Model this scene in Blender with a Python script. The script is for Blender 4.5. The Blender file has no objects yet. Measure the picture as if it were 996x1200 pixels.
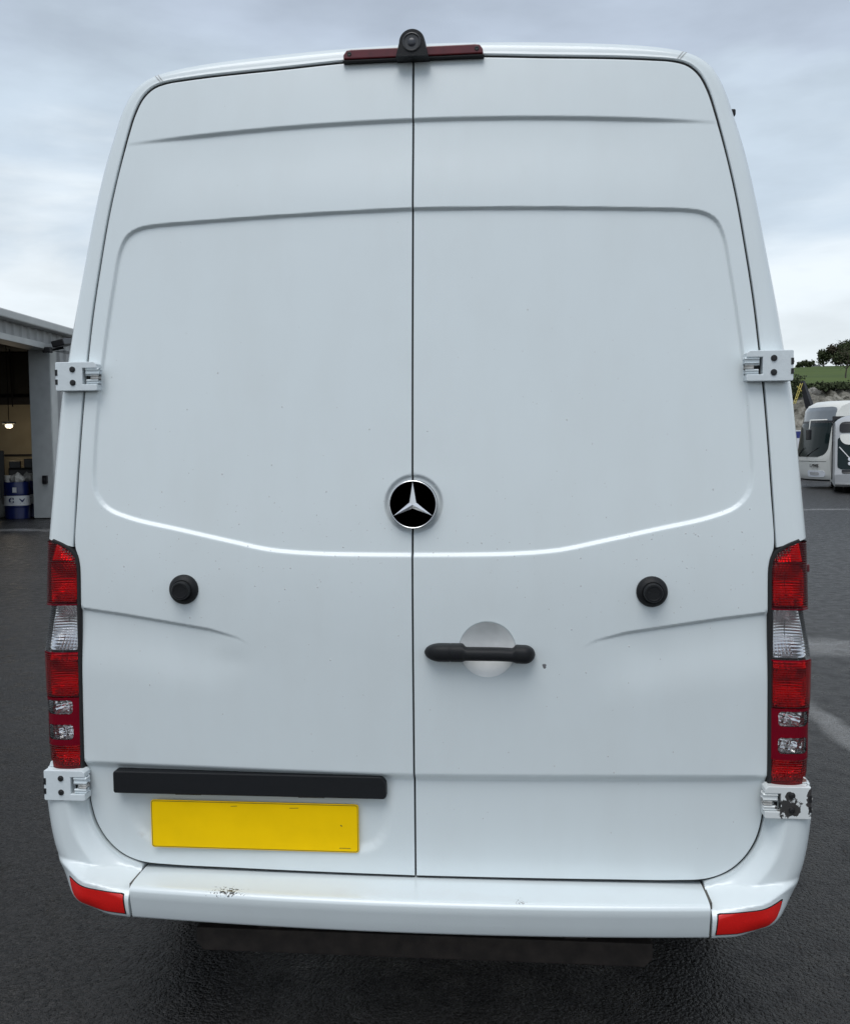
import bpy, bmesh, math, random
import numpy as np
from mathutils import Vector, Matrix
from mathutils.geometry import delaunay_2d_cdt
random.seed(7); rng = np.random.default_rng(7)
scene = bpy.context.scene
COL = scene.collection
PI = math.pi

# ------------------------------------------------------------------ camera
PW, PH, F = 996, 1200, 1100.0
CX, CY, CZ = 0.241, -2.3432, 1.636
YAW, PIT, ROL = math.radians(5.04), math.radians(-3.952), math.radians(-0.489)
_fw = Vector((-math.sin(YAW), math.cos(YAW), 0)); _rt = Vector((math.cos(YAW), math.sin(YAW), 0)); _up = Vector((0, 0, 1))
_f2 = _fw*math.cos(PIT) + _up*math.sin(PIT); _u2 = _up*math.cos(PIT) - _fw*math.sin(PIT)
_r3 = _rt*math.cos(ROL) + _u2*math.sin(ROL); _u3 = _u2*math.cos(ROL) - _rt*math.sin(ROL)
camd = bpy.data.cameras.new('camera'); cam = bpy.data.objects.new('camera', camd); COL.objects.link(cam)
camd.sensor_fit = 'VERTICAL'; camd.sensor_height = 24.0; camd.lens = 24.0*F/PH
camd.clip_start = 0.05; camd.clip_end = 6000
M = Matrix.Identity(4)
for i in range(3):
    M[i][0] = _r3[i]; M[i][1] = _u3[i]; M[i][2] = -_f2[i]
M[0][3], M[1][3], M[2][3] = CX, CY, CZ
cam.matrix_world = M
scene.camera = cam

def ray(px, py):
    return _f2 + _r3*((px - PW/2)/F) - _u3*((py - PH/2)/F)
def at(px, py, Y):
    d = ray(px, py); t = (Y - CY)/d.y
    return Vector((CX, CY, CZ)) + d*t
def ground(px, py):
    d = ray(px, py); t = -CZ/d.z
    return Vector((CX, CY, CZ)) + d*t

# ------------------------------------------------------------------ world, sun, exposure
scene.view_settings.view_transform = 'Standard'; scene.view_settings.look = 'None'
scene.view_settings.exposure = 0.17; scene.view_settings.gamma = 1.0
scene.view_settings.use_curve_mapping = False
SUN_EL, SUN_AZ = math.radians(63), math.radians(190)      # azimuth clockwise from +Y: behind the camera
world = bpy.data.worlds.new('World'); scene.world = world; world.use_nodes = True
wt = world.node_tree; wt.nodes.clear()
def N(tree, typ, **kw):
    n = tree.nodes.new(typ)
    for k, v in kw.items(): setattr(n, k, v)
    return n
wo = N(wt, 'ShaderNodeOutputWorld'); bg = N(wt, 'ShaderNodeBackground'); bg.inputs['Strength'].default_value = 0.1
sky = N(wt, 'ShaderNodeTexSky', sky_type='NISHITA'); sky.sun_disc = False
sky.sun_elevation = SUN_EL; sky.sun_rotation = SUN_AZ
tc = N(wt, 'ShaderNodeTexCoord'); sep = N(wt, 'ShaderNodeSeparateXYZ')
wt.links.new(tc.outputs['Generated'], sep.inputs[0])
ramp = N(wt, 'ShaderNodeValToRGB'); cr = ramp.color_ramp; cr.interpolation = 'EASE'
cr.elements[0].position = 0.0; cr.elements[0].color = (0.66, 0.75, 0.81, 1)
cr.elements[1].position = 1.0; cr.elements[1].color = (0.52, 0.58, 0.65, 1)
for p, c in ((0.07, (0.74, 0.80, 0.84)), (0.17, (0.76, 0.82, 0.86)), (0.28, (0.54, 0.63, 0.72)), (0.40, (0.46, 0.53, 0.63))):
    e = cr.elements.new(p); e.color = (*c, 1)
mp = N(wt, 'ShaderNodeMapping'); mp.inputs['Scale'].default_value = (1.0, 1.0, 3.2); mp.inputs['Location'].default_value = (0.35, 0.2, 0.0)
wt.links.new(tc.outputs['Generated'], mp.inputs[0])
nz = N(wt, 'ShaderNodeTexNoise'); nz.inputs['Scale'].default_value = 2.6; nz.inputs['Detail'].default_value = 7; nz.inputs['Roughness'].default_value = 0.52
nz.inputs['Distortion'].default_value = 0.3
wt.links.new(mp.outputs[0], nz.inputs['Vector'])
# light and dark cloud: noise shifts the elevation looked up, and tints
nadd = N(wt, 'ShaderNodeMath', operation='MULTIPLY_ADD'); nadd.inputs[1].default_value = 0.46; nadd.inputs[2].default_value = -0.23
wt.links.new(nz.outputs['Fac'], nadd.inputs[0])
zsum = N(wt, 'ShaderNodeMath', operation='ADD'); zsum.use_clamp = True
wt.links.new(sep.outputs['Z'], zsum.inputs[0]); wt.links.new(nadd.outputs[0], zsum.inputs[1])
wt.links.new(zsum.outputs[0], ramp.inputs[0])
nz2 = N(wt, 'ShaderNodeTexNoise'); nz2.inputs['Scale'].default_value = 5.5; nz2.inputs['Detail'].default_value = 6; nz2.inputs['Roughness'].default_value = 0.5
wt.links.new(mp.outputs[0], nz2.inputs['Vector'])
cl = N(wt, 'ShaderNodeMapRange'); cl.inputs['From Min'].default_value = 0.35; cl.inputs['From Max'].default_value = 0.65
cl.inputs['To Min'].default_value = 8.8; cl.inputs['To Max'].default_value = 11.0
wt.links.new(nz2.outputs['Fac'], cl.inputs[0])
vm = N(wt, 'ShaderNodeVectorMath', operation='SCALE'); wt.links.new(ramp.outputs[0], vm.inputs[0]); wt.links.new(cl.outputs[0], vm.inputs['Scale'])
mx = N(wt, 'ShaderNodeMix', data_type='RGBA'); mx.inputs[0].default_value = 0.92
wt.links.new(sky.outputs[0], mx.inputs[6]); wt.links.new(vm.outputs[0], mx.inputs[7])
wt.links.new(mx.outputs[2], bg.inputs['Color']); wt.links.new(bg.outputs[0], wo.inputs['Surface'])

sund = bpy.data.lights.new('sun', 'SUN'); sund.energy = 1.42; sund.angle = math.radians(40); sund.color = (1.0, 0.99, 0.97)
sun = bpy.data.objects.new('sun', sund); COL.objects.link(sun)
sdir = Vector((math.sin(SUN_AZ)*math.cos(SUN_EL), math.cos(SUN_AZ)*math.cos(SUN_EL), math.sin(SUN_EL)))
sun.rotation_euler = sdir.to_track_quat('Z', 'Y').to_euler(); sun.location = (0, -4, 8)

# ------------------------------------------------------------------ materials
def mat(name, col, rough=0.5, metal=0.0, spec=0.5, coat=0.0, trans=0.0, noise=0.0, nscale=8.0, bump=0.0, bscale=80.0, rvar=0.0):
    m = bpy.data.materials.new(name); m.use_nodes = True
    t = m.node_tree; b = t.nodes['Principled BSDF']
    b.inputs['Base Color'].default_value = (*col, 1); b.inputs['Roughness'].default_value = rough
    b.inputs['Metallic'].default_value = metal; b.inputs['Specular IOR Level'].default_value = spec
    b.inputs['Coat Weight'].default_value = coat; b.inputs['Coat Roughness'].default_value = 0.06
    b.inputs['Transmission Weight'].default_value = trans
    c = N(t, 'ShaderNodeTexCoord')
    if noise or rvar:
        n = N(t, 'ShaderNodeTexNoise'); n.inputs['Scale'].default_value = nscale; n.inputs['Detail'].default_value = 5
        t.links.new(c.outputs['Object'], n.inputs['Vector'])
        if noise:
            r = N(t, 'ShaderNodeMapRange'); r.inputs['From Min'].default_value = 0.3; r.inputs['From Max'].default_value = 0.7
            r.inputs['To Min'].default_value = 1 - noise; r.inputs['To Max'].default_value = 1 + noise
            t.links.new(n.outputs['Fac'], r.inputs[0])
            v = N(t, 'ShaderNodeVectorMath', operation='SCALE'); v.inputs[0].default_value = col
            t.links.new(r.outputs[0], v.inputs['Scale']); t.links.new(v.outputs[0], b.inputs['Base Color'])
        if rvar:
            r2 = N(t, 'ShaderNodeMapRange'); r2.inputs['To Min'].default_value = rough - rvar; r2.inputs['To Max'].default_value = rough + rvar
            t.links.new(n.outputs['Fac'], r2.inputs[0]); t.links.new(r2.outputs[0], b.inputs['Roughness'])
    if bump:
        n = N(t, 'ShaderNodeTexNoise'); n.inputs['Scale'].default_value = bscale; n.inputs['Detail'].default_value = 4
        t.links.new(c.outputs['Object'], n.inputs['Vector'])
        bp = N(t, 'ShaderNodeBump'); bp.inputs['Strength'].default_value = bump; bp.inputs['Distance'].default_value = 0.004
        t.links.new(n.outputs['Fac'], bp.inputs['Height']); t.links.new(bp.outputs[0], b.inputs['Normal'])
    return m

def blob_mask(t, vec, centre, radii, nscale, thresh, soft=0.03, amp=0.9):
    """noise-edged patch round a centre, 0..1"""
    s = N(t, 'ShaderNodeVectorMath', operation='SUBTRACT'); s.inputs[1].default_value = centre; t.links.new(vec, s.inputs[0])
    d = N(t, 'ShaderNodeVectorMath', operation='DIVIDE'); d.inputs[1].default_value = radii; t.links.new(s.outputs[0], d.inputs[0])
    l = N(t, 'ShaderNodeVectorMath', operation='LENGTH'); t.links.new(d.outputs[0], l.inputs[0])
    n = N(t, 'ShaderNodeTexNoise'); n.inputs['Scale'].default_value = nscale; n.inputs['Detail'].default_value = 6; n.inputs['Roughness'].default_value = 0.6
    t.links.new(vec, n.inputs['Vector'])
    a = N(t, 'ShaderNodeMath', operation='MULTIPLY_ADD'); a.inputs[1].default_value = amp*2; a.inputs[2].default_value = -amp
    t.links.new(n.outputs['Fac'], a.inputs[0])
    b = N(t, 'ShaderNodeMath', operation='ADD'); t.links.new(l.outputs['Value'], b.inputs[0]); t.links.new(a.outputs[0], b.inputs[1])
    r = N(t, 'ShaderNodeMapRange'); r.inputs['From Min'].default_value = thresh + soft; r.inputs['From Max'].default_value = thresh - soft
    t.links.new(b.outputs[0], r.inputs[0])
    return r.outputs[0]

PAINT = (0.735, 0.795, 0.812)
def paint_mat(name, patches=(), base=PAINT, grime=None):
    """white vehicle paint; patches = (centre, radii, noise scale, threshold, colour)"""
    m = bpy.data.materials.new(name); m.use_nodes = True; t = m.node_tree; b = t.nodes['Principled BSDF']
    b.inputs['Roughness'].default_value = 0.32; b.inputs['Coat Weight'].default_value = 0.75; b.inputs['Coat Roughness'].default_value = 0.16
    c = N(t, 'ShaderNodeTexCoord'); vec = c.outputs['Object']
    n = N(t, 'ShaderNodeTexNoise'); n.inputs['Scale'].default_value = 3.0; n.inputs['Detail'].default_value = 8; n.inputs['Roughness'].default_value = 0.62
    mpg = N(t, 'ShaderNodeMapping'); mpg.inputs['Scale'].default_value = (2.2, 2.2, 0.7); t.links.new(vec, mpg.inputs[0]); t.links.new(mpg.outputs[0], n.inputs['Vector'])
    r = N(t, 'ShaderNodeMapRange'); r.inputs['From Min'].default_value = 0.42; r.inputs['From Max'].default_value = 0.75
    r.inputs['To Min'].default_value = 0.0; r.inputs['To Max'].default_value = 0.10
    t.links.new(n.outputs['Fac'], r.inputs[0])
    mixc = N(t, 'ShaderNodeMix', data_type='RGBA'); mixc.inputs[6].default_value = (*base, 1); mixc.inputs[7].default_value = (0.50, 0.49, 0.45, 1)
    t.links.new(r.outputs[0], mixc.inputs[0]); cur = mixc.outputs[2]
    # fine specks of road dirt
    v = N(t, 'ShaderNodeTexVoronoi'); v.inputs['Scale'].default_value = 26; t.links.new(vec, v.inputs['Vector'])
    vs = N(t, 'ShaderNodeMapRange'); vs.inputs['From Min'].default_value = 0.05; vs.inputs['From Max'].default_value = 0.03
    vs.inputs['To Max'].default_value = 0.16; t.links.new(v.outputs['Distance'], vs.inputs[0])
    wn = N(t, 'ShaderNodeMath', operation='GREATER_THAN'); wn.inputs[1].default_value = 0.94
    sepc = N(t, 'ShaderNodeSeparateColor'); t.links.new(v.outputs['Color'], sepc.inputs[0]); t.links.new(sepc.outputs[0], wn.inputs[0])
    ml = N(t, 'ShaderNodeMath', operation='MULTIPLY'); t.links.new(vs.outputs[0], ml.inputs[0]); t.links.new(wn.outputs[0], ml.inputs[1])
    m2 = N(t, 'ShaderNodeMix', data_type='RGBA'); m2.inputs[7].default_value = (0.12, 0.11, 0.10, 1)
    t.links.new(ml.outputs[0], m2.inputs[0]); t.links.new(cur, m2.inputs[6]); cur = m2.outputs[2]
    rough = None
    for (cen, rad, ns, th, pc, soft, amp) in patches:
        k = blob_mask(t, vec, cen, rad, ns, th, soft, amp)
        m3 = N(t, 'ShaderNodeMix', data_type='RGBA'); m3.inputs[7].default_value = (*pc, 1)
        t.links.new(k, m3.inputs[0]); t.links.new(cur, m3.inputs[6]); cur = m3.outputs[2]
    t.links.new(cur, b.inputs['Base Color'])
    nb = N(t, 'ShaderNodeTexNoise'); nb.inputs['Scale'].default_value = 5; nb.inputs['Detail'].default_value = 2; t.links.new(vec, nb.inputs['Vector'])
    bp = N(t, 'ShaderNodeBump'); bp.inputs['Strength'].default_value = 0.25; bp.inputs['Distance'].default_value = 0.006
    t.links.new(nb.outputs['Fac'], bp.inputs['Height'])
    t.links.new(bp.outputs[0], b.inputs['Normal'])
    return m

M_paint = paint_mat('van_paint')
M_paint_door = paint_mat('door_paint', patches=(((0.332, 0.0, 1.083), (0.006, 0.3, 0.008), 190, 0.75, (0.16, 0.16, 0.17), 0.1, 0.9), ((-0.62, 0, 0.60), (0.16, 0.3, 0.02), 30, 0.3, (0.5, 0.49, 0.46), 0.5, 1.0)))
M_paint_bumper = paint_mat('bumper_paint', patches=(
    ((-0.474, -0.09, 0.513), (0.080, 0.05, 0.017), 190, 0.26, (0.03, 0.03, 0.03), 0.05, 1.6),
    ((0.02, -0.07, 0.519), (0.8, 0.06, 0.012), 14, 0.05, (0.68, 0.70, 0.70), 0.5, 0.8),
    ((0.27, -0.09, 0.512), (0.04, 0.1, 0.006), 240, 0.10, (0.3, 0.3, 0.3), 0.05, 1.2)))
M_paint_chip = paint_mat('chipped_paint', base=(0.74, 0.765, 0.765), patches=(
    ((0.932, -0.03, 0.735), (0.034, 0.15, 0.032), 85, 0.80, (0.045, 0.043, 0.042), 0.02, 1.15),
    ((0.935, -0.03, 0.765), (0.012, 0.15, 0.013), 60, 0.9, (0.045, 0.043, 0.042), 0.02, 0.4),
    ((0.984, -0.01, 0.755), (0.012, 0.15, 0.045), 75, 0.75, (0.05, 0.045, 0.045), 0.02, 0.9),
    ((0.97, -0.02, 0.798), (0.03, 0.1, 0.006), 75, 0.8, (0.22, 0.10, 0.08), 0.08, 0.8)))
M_black = mat('black_plastic', (0.009, 0.0095, 0.011), rough=0.5, bump=0.25, bscale=400, spec=0.3)
M_bar = mat('grained_black_plastic', (0.009, 0.010, 0.012), rough=0.55, bump=0.3, bscale=500, spec=0.3)
M_rubber = mat('black_rubber', (0.012, 0.012, 0.013), rough=0.8)
M_hinge = mat('hinge_white_paint', (0.71, 0.765, 0.79), rough=0.4, noise=0.03, nscale=60, bump=0.12, bscale=300)
M_knuckle = mat('grimy_hinge_steel', (0.52, 0.51, 0.49), rough=0.4, noise=0.35, nscale=60)
M_hole = mat('dark_bolt', (0.012, 0.012, 0.013), rough=0.5)
M_chrome = mat('chrome', (0.85, 0.86, 0.87), rough=0.32, metal=1.0)
M_star = mat('satin_chrome', (0.86, 0.87, 0.90), rough=0.3, metal=0.75)
M_badge = mat('badge_black', (0.028, 0.030, 0.040), rough=0.42, coat=0.3)
M_reflector = mat('lamp_reflector', (0.84, 0.84, 0.84), rough=0.16, metal=1.0)
M_refl_red = mat('red_reflector', (0.66, 0.010, 0.008), rough=0.3, coat=0.25, noise=0.08, nscale=300)
M_steel_rust = mat('rusty_step_steel', (0.032, 0.024, 0.020), rough=0.75, noise=0.4, nscale=25, bump=0.4, bscale=90)
M_under = mat('underbody_dark', (0.012, 0.012, 0.012), rough=0.9)
M_tyre = mat('tyre_rubber', (0.02, 0.02, 0.02), rough=0.85)
M_rim = mat('steel_rim', (0.35, 0.36, 0.37), rough=0.45, metal=0.8)
M_brake = mat('dark_red_brake_lens', (0.12, 0.012, 0.016), rough=0.28, coat=0.3, noise=0.2, nscale=40)
M_bowl = mat('grimy_handle_bowl', (0.86, 0.87, 0.86), rough=0.45, noise=0.05, nscale=40)
M_plate = mat('yellow_plate', (0.98, 0.62, 0.0), rough=0.6, coat=0.0, noise=0.04, nscale=12, spec=0.12)
M_plate_mark = mat('plate_black_mark', (0.06, 0.05, 0.02), rough=0.5)

def lens_mat(name, col, gloss_rough=0.08, grid=(90, 90), bump=0.5, solid=0.0, solidcol=(0.3, 0.0, 0.0)):
    m = bpy.data.materials.new(name); m.use_nodes = True; t = m.node_tree; t.nodes.clear()
    o = N(t, 'ShaderNodeOutputMaterial'); tr = N(t, 'ShaderNodeBsdfTransparent'); tr.inputs[0].default_value = (*col, 1)
    gl = N(t, 'ShaderNodeBsdfGlossy'); gl.inputs['Roughness'].default_value = gloss_rough
    fr = N(t, 'ShaderNodeFresnel'); fr.inputs['IOR'].default_value = 1.38
    c = N(t, 'ShaderNodeTexCoord')
    mp_ = N(t, 'ShaderNodeMapping'); mp_.inputs['Scale'].default_value = (grid[0]*2*PI, 0, grid[1]*2*PI); t.links.new(c.outputs['Object'], mp_.inputs[0])
    sp = N(t, 'ShaderNodeSeparateXYZ'); t.links.new(mp_.outputs[0], sp.inputs[0])
    s1 = N(t, 'ShaderNodeMath', operation='SINE'); s2 = N(t, 'ShaderNodeMath', operation='SINE')
    t.links.new(sp.outputs[0], s1.inputs[0]); t.links.new(sp.outputs[2], s2.inputs[0])
    ad = N(t, 'ShaderNodeMath', operation='ADD'); t.links.new(s1.outputs[0], ad.inputs[0]); t.links.new(s2.outputs[0], ad.inputs[1])
    bp = N(t, 'ShaderNodeBump'); bp.inputs['Strength'].default_value = bump; bp.inputs['Distance'].default_value = 0.001
    t.links.new(ad.outputs[0], bp.inputs['Height'])
    t.links.new(bp.outputs[0], gl.inputs['Normal'])
    df = N(t, 'ShaderNodeBsdfDiffuse'); df.inputs[0].default_value = (*solidcol, 1)
    ms = N(t, 'ShaderNodeMixShader'); ms.inputs[0].default_value = solid
    t.links.new(tr.outputs[0], ms.inputs[1]); t.links.new(df.outputs[0], ms.inputs[2])
    mx_ = N(t, 'ShaderNodeMixShader'); t.links.new(fr.outputs[0], mx_.inputs[0])
    t.links.new(ms.outputs[0], mx_.inputs[1]); t.links.new(gl.outputs[0], mx_.inputs[2]); t.links.new(mx_.outputs[0], o.inputs[0])
    return m
M_lens_red = lens_mat('red_lens', (0.82, 0.010, 0.014), grid=(170, 170), solid=0.16, solidcol=(0.22, 0.001, 0.006))
M_lens_frame = lens_mat('red_lens_frame', (0.5, 0.005, 0.01), grid=(10, 10), bump=0.0, solid=0.85, solidcol=(0.20, 0.002, 0.014))
M_lens_clear = lens_mat('clear_lens', (0.93, 0.93, 0.94), grid=(200, 170), bump=0.6, solid=0.05, solidcol=(0.5, 0.5, 0.5))

# ------------------------------------------------------------------ helpers
def link(name, me, m=None, parent=None, smooth=True):
    o = bpy.data.objects.new(name, me); COL.objects.link(o)
    if m is not None:
        for mm in (m if isinstance(m, (list, tuple)) else [m]): me.materials.append(mm)
    if smooth and len(me.polygons): me.polygons.foreach_set('use_smooth', [True]*len(me.polygons))
    if parent is not None: o.parent = parent
    return o
def build(name, verts, faces, m=None, parent=None, smooth=False):
    me = bpy.data.meshes.new(name); me.from_pydata([tuple(v) for v in verts], [], [tuple(f) for f in faces]); me.update()
    return link(name, me, m, parent, smooth)
def from_bm(name, bm, m=None, parent=None, smooth=False):
    me = bpy.data.meshes.new(name); bm.normal_update(); bm.to_mesh(me); bm.free()
    return link(name, me, m, parent, smooth)
def tag(o, label=None, cat=None, group=None, kind=None):
    for k, v in (('label', label), ('category', cat), ('group', group), ('kind', kind)):
        if v: o[k] = v
    return o
def empty(name, loc=(0, 0, 0), rz=0.0):
    o = bpy.data.objects.new(name, None); COL.objects.link(o); o.location = loc; o.rotation_euler = (0, 0, rz); o.empty_display_size = 0.2
    return o
def copy_tree(o, parent=None):
    c = o.copy(); COL.objects.link(c)
    if parent is not None: c.parent = parent
    for ch in list(o.children): copy_tree(ch, c)
    return c
def bbox(bm, x0, x1, y0, y1, z0, z1, bev=0.0, seg=2):
    r = bmesh.ops.create_cube(bm, size=1.0)
    vs = r['verts']
    for v in vs:
        v.co = Vector((x0 + (v.co.x + .5)*(x1 - x0), y0 + (v.co.y + .5)*(y1 - y0), z0 + (v.co.z + .5)*(z1 - z0)))
    if bev:
        es = list({e for v in vs for e in v.link_edges})
        bmesh.ops.bevel(bm, geom=es, offset=bev, segments=seg, affect='EDGES', profile=0.5, clamp_overlap=True)
    return bm
def box(name, x0, x1, y0, y1, z0, z1, m, parent=None, bev=0.0, seg=2):
    return from_bm(name, bbox(bmesh.new(), x0, x1, y0, y1, z0, z1, bev, seg), m, parent)
def lathe(name, prof, m, parent=None, axis='Y', centre=(0, 0, 0), n=48, smooth=True, front_cap=True):
    """prof: (r, h); h runs along the axis (for 'Y': towards -Y)"""
    vs, fs = [], []
    for r, h in prof:
        for k in range(n):
            a = 2*PI*k/n; c, s = math.cos(a)*r, math.sin(a)*r
            if axis == 'Y': vs.append((centre[0] + c, centre[1] - h, centre[2] + s))
            elif axis == 'X': vs.append((centre[0] + h, centre[1] + c, centre[2] + s))
            else: vs.append((centre[0] + c, centre[1] + s, centre[2] + h))
    for i in range(len(prof) - 1):
        for k in range(n):
            a, b = i*n + k, i*n + (k + 1) % n
            fs.append((a, b, b + n, a + n))
    if front_cap: fs.append(tuple(range(n))[::-1])
    fs.append(tuple((len(prof) - 1)*n + k for k in range(n)))
    bm = bmesh.new(); vv = [bm.verts.new(v) for v in vs]
    for f in fs: bm.faces.new([vv[i] for i in f])
    bmesh.ops.recalc_face_normals(bm, faces=bm.faces[:])
    o = from_bm(name, bm, m, parent, smooth)
    if smooth: o.data.set_sharp_from_angle(angle=math.radians(38))
    return o
def catmull(pts, step):
    P = np.array(pts, float); out = []
    n = len(P)
    for i in range(n - 1):
        p0 = P[i - 1] if i > 0 else 2*P[0] - P[1]
        p1, p2 = P[i], P[i + 1]
        p3 = P[i + 2] if i + 2 < n else 2*P[-1] - P[-2]
        # centripetal
        def tj(a, b): return max(np.linalg.norm(b - a), 1e-6)**0.5
        t0 = 0; t1 = t0 + tj(p0, p1); t2 = t1 + tj(p1, p2); t3 = t2 + tj(p2, p3)
        k = max(1, int(np.ceil(np.linalg.norm(p2 - p1)/step)))
        for t in np.linspace(t1, t2, k, endpoint=False):
            A1 = (t1 - t)/(t1 - t0)*p0 + (t - t0)/(t1 - t0)*p1; A2 = (t2 - t)/(t2 - t1)*p1 + (t - t1)/(t2 - t1)*p2
            A3 = (t3 - t)/(t3 - t2)*p2 + (t - t2)/(t3 - t2)*p3
            B1 = (t2 - t)/(t2 - t0)*A1 + (t - t0)/(t2 - t0)*A2; B2 = (t3 - t)/(t3 - t1)*A2 + (t - t1)/(t3 - t1)*A3
            out.append((t2 - t)/(t2 - t1)*B1 + (t - t1)/(t2 - t1)*B2)
    out.append(P[-1])
    return np.array(out)
def resample(P, step):
    seg = np.linalg.norm(np.diff(P, axis=0), axis=1); s = np.concatenate([[0], np.cumsum(seg)])
    n = max(2, int(round(s[-1]/step))); t = np.linspace(0, s[-1], n + 1)
    return np.stack([np.interp(t, s, P[:, i]) for i in range(P.shape[1])], 1)
def seg_dist(Q, P, closed=True):
    """unsigned distance of points Q to polyline P"""
    A = P; B = np.roll(P, -1, axis=0)
    if not closed: A, B = P[:-1], P[1:]
    out = np.empty(len(Q)); D = B - A; L2 = (D**2).sum(1) + 1e-14
    for s in range(0, len(Q), 4000):
        q = Q[s:s + 4000, None, :]
        t = np.clip(((q - A)*D).sum(2)/L2, 0, 1)
        d = q - (A + t[..., None]*D)
        out[s:s + 4000] = np.sqrt((d**2).sum(2).min(1))
    return out
def inside(Q, P):
    x, y = Q[:, 0], Q[:, 1]; r = np.zeros(len(Q), bool); n = len(P); j = n - 1
    for i in range(n):
        xi, yi, xj, yj = P[i, 0], P[i, 1], P[j, 0], P[j, 1]
        if yi != yj:
            c = ((yi > y) != (yj > y)) & (x < (xj - xi)*(y - yi)/(yj - yi) + xi)
            r ^= c
        j = i
    return r
def sdf(Q, P): return np.where(inside(Q, P), 1, -1)*seg_dist(Q, P)
def sst(a, b, v):
    t = np.clip((v - a)/(b - a), 0, 1); return t*t*t*(t*(t*6 - 15) + 10)

def heightfield(name, outline, yfun, m, parent, fine=0.004, coarse=3, mask=None, rings=(0.0015, 0.003, 0.006), skirt=0.025, extra=None, exclude=None, back=False):
    """sheet over the XZ polygon 'outline' at y = yfun(XZ, distance to edge), analytic normals, and a rim of depth 'skirt'"""
    P = outline
    if ((P[:, 0]*np.roll(P[:, 1], -1) - np.roll(P[:, 0], -1)*P[:, 1]).sum()) < 0: P = P[::-1]
    nb = len(P); T = np.roll(P, -1, 0) - np.roll(P, 1, 0); T /= np.linalg.norm(T, axis=1)[:, None] + 1e-12
    Nn = np.stack([-T[:, 1], T[:, 0]], 1)
    pts = [P]
    for r in rings:
        q = P + Nn*r; ok = sdf(q, P) > r*0.85; pts.append(q[ok])
    lo, hi = P.min(0), P.max(0)
    xs = np.arange(lo[0], hi[0], fine); zs = np.arange(lo[1], hi[1], fine)
    I, J = np.meshgrid(np.arange(len(xs)), np.arange(len(zs)), indexing='ij')
    G = np.stack([xs[I.ravel()], zs[J.ravel()]], 1); co = ((I.ravel() % coarse == 0) & (J.ravel() % coarse == 0))
    keep = co if mask is None else (co | mask(G))
    G = G[keep]; G = G + rng.uniform(-.0002, .0002, G.shape)
    d = sdf(G, P); G = G[d > rings[-1] + fine*0.5] if len(rings) else G[d > fine*0.5]
    if exclude is not None: G = G[~exclude(G)]
    pts.append(G)
    if extra is not None: pts.append(extra)
    V = np.concatenate(pts)
    res = delaunay_2d_cdt([Vector(v) for v in V], [], [list(range(nb))], 1, 1e-7)
    vo = np.array([(v.x, v.y) for v in res[0]]); faces = [list(f) for f in res[2]]
    dist = np.abs(seg_dist(vo, P)); 
    def Y(q): return yfun(q, sdf(q, P))
    y = yfun(vo, dist); e = 0.0008
    # normals by finite differences taken inwards where needed
    def grad(ax):
        o = np.zeros(2); o[ax] = e
        return (Y(vo + o) - Y(vo - o))/(2*e)
    gx, gz = grad(0), grad(1)
    edge = dist < 1e-5
    nrm = np.stack([gx, -np.ones(len(vo)), gz], 1)
    # heightfield y=f(x,z): normal towards -Y is (fx, -1, fz)
    nrm /= np.linalg.norm(nrm, axis=1)[:, None]
    verts = [(a, b, c) for (a, c), b in zip(vo, y)]
    # orient faces to -Y
    fo = []
    for f in faces:
        a, b, c = vo[f[0]], vo[f[1]], vo[f[2]]
        cr_ = (b[0]-a[0])*(c[1]-a[1]) - (b[1]-a[1])*(c[0]-a[0])
        fo.append(f if cr_ > 0 else f[::-1])
    nn = list(map(tuple, nrm))
    if skirt:
        # order boundary verts of the result by the input outline
        from_in = {}
        for k, src in enumerate(res[3]):
            for s in src:
                if s < nb: from_in[s] = k
        ring = [from_in[i] for i in range(nb) if i in from_in]
        base = len(verts); nr = len(ring)
        for k in ring: verts.append(verts[k])
        for k in ring: verts.append((verts[k][0], verts[k][1] + skirt, verts[k][2]))
        for rep in range(2):
            for i in range(nb):
                if i in from_in: nn.append((-Nn[i, 0], 0, -Nn[i, 1]))
        for i in range(nr):
            j = (i + 1) % nr
            fo.append([base + i, base + nr + i, base + nr + j, base + j])
    me = bpy.data.meshes.new(name); me.from_pydata(verts, [], fo); me.update()
    me.polygons.foreach_set('use_smooth', [True]*len(me.polygons))
    me.normals_split_custom_set_from_vertices(nn)
    return link(name, me, m, parent, smooth=False)

def text_mesh(name, s, size, m, parent=None, depth=0.002, fat=0.0):
    c = bpy.data.curves.new(name, 'FONT'); c.body = s; c.size = size; c.extrude = depth; c.offset = fat; c.align_x = 'CENTER'; c.align_y = 'CENTER'
    o = bpy.data.objects.new(name, c); COL.objects.link(o)
    bpy.context.view_layer.update()
    dg = bpy.context.evaluated_depsgraph_get()
    me = bpy.data.meshes.new_from_object(o.evaluated_get(dg)); me.name = name
    bpy.data.objects.remove(o); bpy.data.curves.remove(c)
    return link(name, me, m, parent, smooth=False)

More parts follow.
